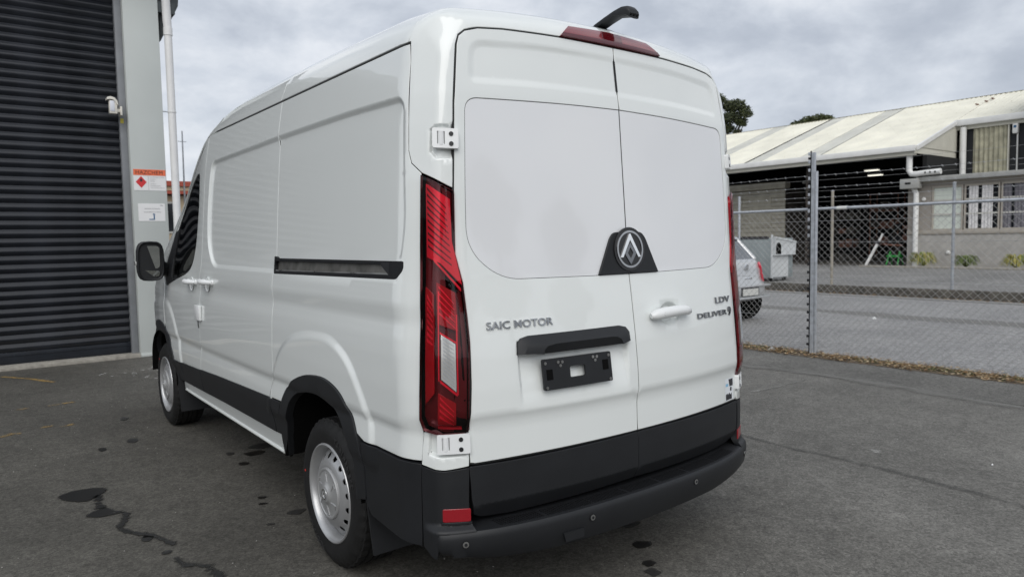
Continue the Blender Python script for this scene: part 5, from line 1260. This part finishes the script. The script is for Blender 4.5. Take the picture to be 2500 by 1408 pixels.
# downpipes
def pipe_thing(name, pts, rad, mat, label, cat='pipe'):
    p_ = empty(name, pts[0]); tag(p_, label, cat); part(MB().tube(pts, rad, 14).build('tube', mat), p_); return p_
d1 = pipe_thing('shed_downpipe', [(26.15, 10.32, 4.55), (26.15, 10.32, 3.80), (26.15, 10.24, 3.68), (26.15, 10.05, 3.66), (26.15, 9.86, 3.68), (26.15, 9.22, 3.70)], .105, 'pvc', 'fat white pipe elbowing sideways under the shed eave', 'pipe')
for y_ in (9.72, 9.55, 9.38): part(MB().lathe([(0, .0), (0, .035), (.012, .035)], 12, 'x', (26.042, y_, 3.69)).build('pipe_hole', 'void'), d1)
d2 = pipe_thing('wall_downpipe', [(26.30, 10.12, .22), (26.30, 10.12, 2.95), (26.30, 10.20, 3.12), (26.30, 10.20, 3.2)], .095, 'trim_white', 'white downpipe standing against the block wall corner', 'pipe')
part(MB().box((26.05, 9.95, 3.13), (26.42, 10.62, 3.50), .02).build('rainwater_head', 'gutter_grey'), d2); part(MB().box((26.03, 10.22, 3.30), (26.05, 10.42, 3.36)).build('outlet_slot', 'void'), d2)
pipe_thing('setback_downpipe', [(29.42, 9.73, 3.55), (29.42, 9.73, 5.6)], .115, 'trim_white', 'white downpipe at the step in the shed roof', 'pipe')
pipe_thing('slim_pipe', [(28.6, 10.5, .3), (28.6, 10.5, 4.4)], .055, 'trim_cream', 'slim cream pipe just inside the shed opening', 'pipe')
# ---- low block building with windows
lb = empty('block_building', (28, 4, .2)); tag(lb, 'low taupe block building with curtained windows across the road', 'building')
part(box('base_wall', (XB, -4, .2), (XB+.2, 10.50, 1.40), 'wall_block'), lb)
part(box('ledge', (XB-.04, -4, 1.402), (XB+.2, 10.50, 1.55), 'frame_brown', None, .01), lb)
part(box('wall_return', (XB+.002, 9.66, 1.552), (XB+.2, 10.498, 3.30), 'wall_upper'), lb)
part(box('wall_head', (XB+.002, -4, 3.18), (XB+.22, 9.658, 3.36), 'wall_upper'), lb)
part(box('flat_roof', (XB-.1, -4, 3.40), (29.6, 9.94, 3.50), 'gutter_grey'), lb)
part(box('gutter', (XB-.32, -4, 3.36), (XB-.11, 10.1, 3.54), 'gutter_grey', None, .02), lb)
part(box('soffit', (XB-.11, -4, 3.30), (XB+.2, 10.1, 3.36), 'frame_brown'), lb)
part(box('inner_wall', (XB+.9, -4, .2), (XB+1.0, 10.4, 3.4), 'interior_dark'), lb)
r = random.Random(8)
def window(y1, y0, style):
    w = part(MB().box((XB+.0, y0, 1.553), (XB+.10, y0+.05, 3.178)).box((XB+.0, y1-.05, 1.553), (XB+.10, y1, 3.178)).box((XB, y0+.05, 1.553), (XB+.1, y1-.05, 1.60)).box((XB, y0+.05, 3.12), (XB+.1, y1-.05, 3.178)).build('window', 'frame_brown'), lb)
    def sub(o): o.parent = w; return o
    for z in (2.10, 2.62): sub(box('transom', (XB+.02, y0+.05, z), (XB+.08, y1-.05, z+.06), 'frame_white'))
    if style == 'blind':
        for za, zb in ((1.60, 2.10), (2.16, 2.62), (2.68, 3.12)):
            sub(box('pane', (XB+.055, y0+.05, za), (XB+.06, y1-.05, zb), 'blind'))
            for k in range(7): sub(box('blind_slat', (XB+.045, y0+.06+k*(y1-y0-.12)/7, za+.01), (XB+.052, y0+.05+(k+.8)*(y1-y0-.12)/7, zb-.01), 'blind'))
    else:
        sub(box('pane', (XB+.055, y0+.05, 1.60), (XB+.06, y1-.05, 3.12), 'dark_glass'))
        for (a, b) in style[1]:
            ys = np.arange(a, b, .012); V = []
            for y in ys:
                k = .018*math.sin(y*62)+.008*math.sin(y*147)
                for z in (1.60, 3.12): V.append((XB+.030+k*.8, y, z))
            sub(mesh_obj('curtain', V, [(2*i, 2*i+1, 2*i+3, 2*i+2) for i in range(len(ys)-1)], style[0], None, ang=60))
window(9.645, 8.60, 'blind'); window(8.56, 7.44, ('curtain', [(7.66, 8.02), (8.12, 8.42)])); window(7.40, 6.1, ('curtain_grey', [(6.15, 6.55), (6.62, 7.02), (7.08, 7.36)])); window(6.06, 4.8, ('curtain_grey', [(4.9, 5.4), (5.5, 6.0)]))
# small fittings
al = empty('alarm_box', (29.5, 7.95, 5.2)); tag(al, 'white alarm box with a blue label high on the dark cladding', 'alarm box')
part(box('case', (29.42, 7.88, 5.15), (29.60, 8.06, 5.52), 'trim_white', None, .02), al); part(box('label', (29.41, 7.93, 5.36), (29.42, 8.02, 5.45), 'ink_blue'), al); part(MB().tube([(29.55, 7.92, 3.5), (29.55, 7.92, 5.14)], .028, 8).build('conduit', 'trim_white'), al)
for i, (y_, z) in enumerate(((9.93, 2.72), (9.05, .72))):
    o = MB().lathe([(-.06, .0), (-.05, .05), (-.02, .075), (.0, .08)], 14, 'x', (XB if z < 1 else XB+.0, y_, z)).build('wall_vent', 'trim_white'); tag(o, ('small white round fitting on the upper wall beside the downpipe', 'small white round vent low on the block wall')[i], 'vent')
pl = empty('leaning_pole', (26.3, 11.85, .2)); tag(pl, 'white pole leaning in the shed opening', 'pole')
part(MB().tube([(26.25, 11.95, .22), (26.45, 11.57, 1.12)], .055, 10).build('lower_tube', 'trim_white'), pl); part(MB().tube([(26.44, 11.57, 1.10), (26.5, 11.42, 1.46)], .042, 10).build('upper_tube', 'trim_white'), pl); part(MB().tube([(26.43, 11.60, 1.05), (26.46, 11.53, 1.17)], .065, 10).build('clamp', 'ink'), pl)
ch = empty('green_trolley', (26.9, 11.15, .2)); tag(ch, 'small green plastic garden trolley standing inside the shed opening', 'trolley')
for dy in (-.22, .22):
    part(MB().tube([(26.7, 11.15+dy, .22), (26.95, 11.15+dy*.8, .75)], .03, 8).build('leg', 'green_plastic'), ch); part(MB().tube([(27.2, 11.15+dy, .22), (26.95, 11.15+dy*.8, .75)], .03, 8).build('leg', 'green_plastic'), ch)
part(MB().box((26.75, 10.9, .52), (27.15, 11.4, .60), .02).build('tray', 'green_plastic'), ch); part(MB().tube([(26.9, 10.85, .98), (26.9, 11.55, 1.02)], .035, 8).build('handle', 'rust'), ch)
# planter edge and plants
pe = MB().box((25.0, -4, .19), (25.16, 11.6, .27), .02).build('planter_edge', 'concrete'); tag(pe, 'low concrete planter edging in front of the block wall', 'edging')
o = mesh_obj('planter_soil', [(25.16, -4, .21), (XB, -4, .21), (XB, 10.6, .21), (25.16, 10.6, .21)], [(0, 1, 2, 3)], 'soil', None, ang=None); tag(o, kind='structure')
def flax(x, y, R_, h, seed, mats, lab):
    r = random.Random(seed); p_ = empty('flax_plant', (x, y, .2)); tag(p_, lab, 'plant', 'plants along the block wall')
    for mi, mt in enumerate(mats):
        m = MB()
        for _ in range(110):
            a = r.uniform(0, 6.283); L = R_*r.uniform(.6, 1.15); hh = h*r.uniform(.5, 1.1); w = .012
            pts = [(0, 0), (.35, .75), (.7, 1.), (1., .62*r.uniform(.3, 1.1))]; V = []
            for t, (u, v) in enumerate(pts):
                cx, cy = x+math.cos(a)*u*L, y+math.sin(a)*u*L; ww = 1.6*w*(1-.28*t); V += [(cx-math.sin(a)*ww, cy+math.cos(a)*ww, .21+v*hh), (cx+math.sin(a)*ww, cy-math.cos(a)*ww, .21+v*hh)]
            m.add(V, [(0, 1, 3, 2), (2, 3, 5, 4), (4, 5, 7, 6)])
        part(m.build('leaves', mt, None, fix=False, ang=None), p_)
flax(25.6, 9.55, .50, .52, 1, ('flax0', 'flax2', 'flax1'), 'yellow green strappy plant beside the white downpipe')
flax(25.6, 8.12, .45, .42, 2, ('flax1', 'foliage1', 'flax1'), 'darkest green low plant by the planter, middle of the three')
flax(25.6, 6.62, .46, .46, 3, ('flax0', 'flax1', 'flax2'), 'rightmost strappy plant by the block wall at the picture edge')
# building edge at the far right of the view
eb = empty('corner_building', (20.2, 2.75, .2)); tag(eb, 'dark edge of a nearer building at the right margin with a grey downpipe', 'building')
part(MB().box((24.5, 4.0, .196), (27.0, 5.68, 6.0)).build('wall', 'cladding_dark'), eb)
bpy.data.objects.remove(bpy.data.objects['wall'] if False else eb.children[0])
part(box('wall', (28.9, 2, 4.2), (33, 7.30, 7.75), 'cladding_dark'), eb)
part(MB().tube([(29.3, 7.52, 5.85), (29.3, 7.52, 7.7)], .07, 10).build('downpipe', 'trim_white'), eb); part(MB().box((29.2, 7.40, 7.55), (29.5, 7.66, 7.85)).build('rainwater_head', 'gutter_grey'), eb)
# ---- metal bin on the far pavement
bn = empty('metal_bin', (15.9, 9.9, .2)); tag(bn, 'grey and white metal bin with sloping lids standing across the road', 'bin')
bx0, by0 = 15.45, 9.25
part(MB().box((bx0, by0, .30), (bx0+1.05, by0+1.75, 1.40), .01).build('body', 'bin_grey'), bn)
part(MB().box((bx0+.012, by0-.012, .32), (bx0+.80, by0-.001, .94)).build('front_panel', 'bin_white'), bn)
part(MB().prism([(bx0+.012, by0-.10, .93), (bx0+1.02, by0-.10, .93), (bx0+1.06, by0-.10, 1.26), (bx0+1.02, by0-.10, 1.30), (bx0+.012, by0-.10, 1.43)], (0, .098, 0)).build('hopper', 'bin_white'), bn)
part(MB().prism([(bx0+.0, by0-.12, 1.40), (bx0+1.05, by0-.12, 1.27), (bx0+1.05, by0-.12, 1.31), (bx0+.0, by0-.12, 1.45)], (0, .15, 0)).build('lid', 'bin_white'), bn)
arch = [(bx0+.05, .96), (bx0+.30, .96), (bx0+.30, 1.16)]+[(bx0+.175+.125*math.cos(t), 1.16+.12*math.sin(t)) for t in np.linspace(.2, 2.9, 8)]+[(bx0+.05, 1.16)]
part(MB().prism([(x, by0-.104, z) for x, z in arch], (0, .003, 0)).build('hatch', 'void'), bn)
part(MB().box((bx0-.02, by0-.02, .30), (bx0+.03, by0+.02, 1.50)).build('corner_post', 'bin_white'), bn)
part(MB().box((bx0-.01, by0+.1, 1.38), (bx0+.03, by0+1.7, 1.45)).build('rim', 'ink'), bn)
for x, y in ((bx0+.15, by0+.15), (bx0+.85, by0+.15), (bx0+.15, by0+1.5), (bx0+.85, by0+1.5)): part(MB().lathe([(-.03, .0), (-.03, .06), (.03, .06), (.03, .0)], 12, 'y', (x, y, .26)).build('castor', 'rubber'), bn)
# ---- trees
def tree(name, x, y, z0, h, crown, seed, lab, mats, leaf=.22, dens=1.0):
    r = random.Random(seed); t = empty(name, (x, y, z0)); tag(t, lab, 'tree')
    m = MB(); m.tube([(x, y, z0), (x+.2, y-.1, z0+h*.35), (x+.1, y+.15, z0+h*.6), (x, y, z0+h*.85)], [.38, .28, .2, .06], 9)
    for cx, cy, cz, R_ in crown: m.tube([(x+.1, y, z0+h*.5), ((x+cx)/2, (y+cy)/2, (z0+h*.5+cz)/2+.2), (cx, cy, cz)], [.14, .09, .03], 6)
    part(m.build('trunk', 'bark', None), t)
    for mi, mt in enumerate(mats):
        m = MB()
        for cx, cy, cz, R_ in crown:
            for _ in range(int(230*dens*R_*R_)):
                while True:
                    d = Vector((r.uniform(-1, 1), r.uniform(-1, 1), r.uniform(-1, 1)))
                    if .25 < d.length < 1: break
                k = r.uniform(.75, 1.12); q = Vector((cx+d.x*R_*k, cy+d.y*R_*k, cz+d.z*R_*.62*k)); L = leaf*r.uniform(.5, 1.3)
                a = Vector((r.gauss(0, 1), r.gauss(0, 1), r.gauss(0, .6))).normalized(); b = a.cross(Vector((r.gauss(0, 1), r.gauss(0, 1), r.gauss(0, 1)))).normalized()
                m.add([q-a*L, q+b*L*.4, q+a*L, q-b*L*.4], [(0, 1, 2, 3)])
        part(m.build('crown', mt, None, fix=False, ang=None), t)
r = random.Random(31); crn = []
for cx, cy, cz, R_ in ((45.2, 33.2, 12.1, .8), (45.1, 32.6, 11.7, .75), (45.3, 31.9, 11.35, .7), (45.0, 31.2, 11.4, .75), (45.3, 30.7, 11.0, .55), (45.1, 30.4, 10.6, .5), (45, 31.5, 10.5, .8), (45.2, 30.9, 10.1, .5), (45.3, 32.6, 10.5, .8), (45.0, 33.6, 11, 1.0), (45.1, 32.0, 9.7, .6), (45, 33.2, 9.4, .9), (45.2, 31.2, 9.35, .35), (45, 30.55, 9.8, .22), (45, 34.5, 11.8, 1.0)): crn.append((cx, cy, cz, R_))
tree('gum_tree', 45.2, 33.3, .2, 11, crn, 5, 'dark rounded gum tree rising behind the cream roof', ('foliage0', 'foliage1', 'foliage2'), .12, 1.9)
tree('bushy_tree', 42.5, 23.6, .2, 8, [(42.2, 24.3, 8.65, .6), (42.3, 23.7, 8.85, .6), (42.5, 23.1, 8.95, .55), (42.4, 22.6, 8.85, .5), (42.4, 25.0, 8.45, .4), (42.5, 22.1, 8.6, .35)], 6, 'spiky green treetop showing over the shed ridge', ('foliage1', 'foliage0'), .16, 2.2)
# ---- silver hatchback parked on the road
CAR = empty('silver_hatchback', (8.08, 7.1, 0)); tag(CAR, 'silver hatchback car parked on the road behind the fence', 'car')
cx0, yr = 8.22, 5.20
secs = [   # z, half width, rear y at centre, roundness
    (.35, .76, 5.36), (.40, .83, 5.24), (.50, .845, 5.20), (.64, .845, 5.20), (.72, .835, 5.27), (.90, .830, 5.29), (1.02, .815, 5.34), (1.08, .80, 5.40)]
V = []; F = []; nseg = 17
def ring(z, hw, y0, y1=9.0):
    pts = []
    for k in range(nseg):
        t = -math.pi/2+math.pi*k/(nseg-1); c, s_ = math.cos(t), math.sin(t)
        pts.append((cx0+hw*math.copysign(abs(s_)**.40, s_), y0+.34*(1-abs(c)**.40), z))
    return pts+[(cx0+hw, y1-.5, z), (cx0+hw*.75, y1, z), (cx0-hw*.75, y1, z), (cx0-hw, y1-.5, z)]
nn_ = nseg+4
for z, hw, y0 in secs: V += ring(z, hw, y0)
F = [(i*nn_+k, i*nn_+(k+1) % nn_, (i+1)*nn_+(k+1) % nn_, (i+1)*nn_+k) for i in range(len(secs)-1) for k in range(nn_)]+[tuple(range((len(secs)-1)*nn_, len(secs)*nn_))]
part(MB().add(V, F).build('body', 'car_silver', None, ang=50), CAR)
def gring(z, hw, y0, y1): return [(cx0-hw, y0+.10, z), (cx0-hw*.85, y0, z), (cx0+hw*.85, y0, z), (cx0+hw, y0+.10, z), (cx0+hw, y1, z), (cx0-hw, y1, z)]
V = gring(1.07, .79, 5.42, 8.3)+gring(1.44, .64, 5.72, 7.6); part(MB().add(V, [(i, (i+1) % 6, 6+(i+1) % 6, 6+i) for i in range(6)]).build('windows', 'car_glass', None), CAR)
V = gring(1.435, .66, 5.66, 7.7)+gring(1.50, .60, 5.74, 7.5); part(MB().add(V, [(i, (i+1) % 6, 6+(i+1) % 6, 6+i) for i in range(6)]+[(6, 7, 8, 9, 10, 11), (0, 1, 2, 3, 4, 5)]).build('roof', 'car_silver', None), CAR)
for s_ in (-1, 1): part(MB().tube([(cx0+s_*.795, 5.50, 1.06), (cx0+s_*.72, 5.66, 1.27), (cx0+s_*.645, 5.80, 1.45)], [.05, .045, .04], 8).build('rear_pillar', 'car_silver', None), CAR)
for s_ in (-1, 1): 
    part(MB().prism([(cx0+s_*.70, 5.33, .97), (cx0+s_*.79, 5.42, 1.02), (cx0+s_*.835, 5.50, .93), (cx0+s_*.845, 5.46, .70), (cx0+s_*.80, 5.33, .68)], (0, -.035, 0)).build('tail_lamp', 'lamp_red', None), CAR)
part(MB().box((cx0-.85, 5.185, .60), (cx0+.85, 5.40, .64), .015).build('bumper_strip', 'car_silver', None), CAR)
part(MB().box((cx0-.86, 5.17, .40), (cx0+.86, 5.40, .44), .015).build('bumper_lip', 'car_silver', None), CAR)
part(box('plate_recess', (cx0-.02, 5.196, .455), (cx0+.50, 5.205, .60), 'ink'), CAR)
npl = part(box('number_plate', (cx0+.02, 5.183, .462), (cx0+.46, 5.196, .578), 'car_plate'), CAR)
part(MB().box((cx0+.18, 5.270, .735), (cx0+.40, 5.285, .765), .005).build('lettering', 'chrome', None), CAR)
em = [(-.05, .01), (.0, .055), (.05, .02), (.02, .0), (.0, .015), (-.02, .0), (.05, -.01), (.0, -.055), (-.05, -.02), (-.02, .0), (0, -.015), (.02, 0)]
part(MB().prism([(cx0+.25+u*1.1, 5.268, .945+v*1.1) for u, v in ((-.05, .012), (0, .055), (.05, .018), (.028, .002), (.0, .024), (-.018, .010), (.05, -.012), (0, -.055), (-.05, -.018), (-.028, -.002), (0, -.024), (.018, -.010))], (0, .02, 0)).build('emblem', 'chrome', None), CAR)
for s_ in (-1, 1):
    for y_ in (5.72, 8.1): 
        w_ = part(MB().lathe([(-.09, .17), (-.09, .29), (-.07, .305), (.07, .305), (.09, .29), (.09, .17)], 28, 'x', (cx0+s_*.735, y_, .305)).build('wheel', 'rubber', None), CAR)
        c_ = MB().lathe([(s_*.07, .0), (s_*.075, .17), (s_*.09, .18)], 24, 'x', (cx0+s_*.735, y_, .305)).build('rim', 'silver', None); c_.parent = w_
        part(MB().lathe([(-.10, .0), (-.10, .36), (.14, .36)], 24, 'x', (cx0+s_*.70, y_, .33)).build('wheel_arch', 'void', None), CAR)
# a scrap of paper and a pale stone by the fence
for i, (x, y, w, h, lab) in enumerate(((6.02, 3.22, .16, .05, 'pale flat stone lying in the leaves under the fence'), (10.3, 3.95, .10, .04, 'white scrap of paper lying on the road'), (2.9, -.35, .02, .01, 'small white chip lying on the yard asphalt'))):
    o = MB().add([(x-w/2, y, .004), (x-w*.2, y-w*.3, .004), (x+w/2, y-w*.1, .004), (x+w*.3, y+w*.35, .004), (x-w*.3, y+w*.3, .004), (x-w*.05, y, .004+h)], [(0, 1, 5), (1, 2, 5), (2, 3, 5), (3, 4, 5), (4, 0, 5), (4, 3, 2, 1, 0)]).build('stone' if i == 0 else ('paper_scrap' if i == 1 else 'chip'), 'paint_pale' if i == 0 else 'sign_white'); tag(o, lab, ('stone', 'litter', 'chip')[i])

# ---- what stands behind the viewer (seen in the van's paint and mirrors)
for i, (x, y, h, R_) in enumerate(((-9, -21, 7.5, 2.6), (-3.5, -24, 8.5, 3.0), (2.5, -22, 6.5, 2.4), (8.5, -25, 8., 2.9), (14, -21, 6., 2.3))):
    tree('street_tree', x, y, 0, h, [(x+dx*R_, y+dy*R_, h*.72+dz*R_, R_*.55) for dx, dy, dz in ((0, 0, .3), (.55, .1, 0), (-.55, 0, .05), (.1, .5, -.1), (-.1, -.5, 0), (.3, -.2, -.35), (-.35, .2, -.35))], 70+i, ('broad', 'tallest', 'low', 'dense', 'smallest')[i]+' leafy street tree standing behind the viewer', ('foliage1', 'foliage0'), .30, .5)
wk = empty('workshop', (-16, 2, 0)); tag(wk, 'pale gabled workshop on the left side of the yard outside the view', 'building')
part(MB().prism([(-15, -9, 0), (-15, -9, 3.6), (-19, -9, 5.6), (-23, -9, 3.6), (-23, -9, 0)], (0, 16, 0)).build('wall', 'wall_side'), wk)
for y_ in (-7, -3, 1): part(box('window', (-15.03, y_, 1.2), (-14.98, y_+1.8, 2.5), 'dark_glass'), wk)
part(box('door', (-15.04, 4, 0), (-14.98, 6.2, 2.9), 'shutter'), wk)
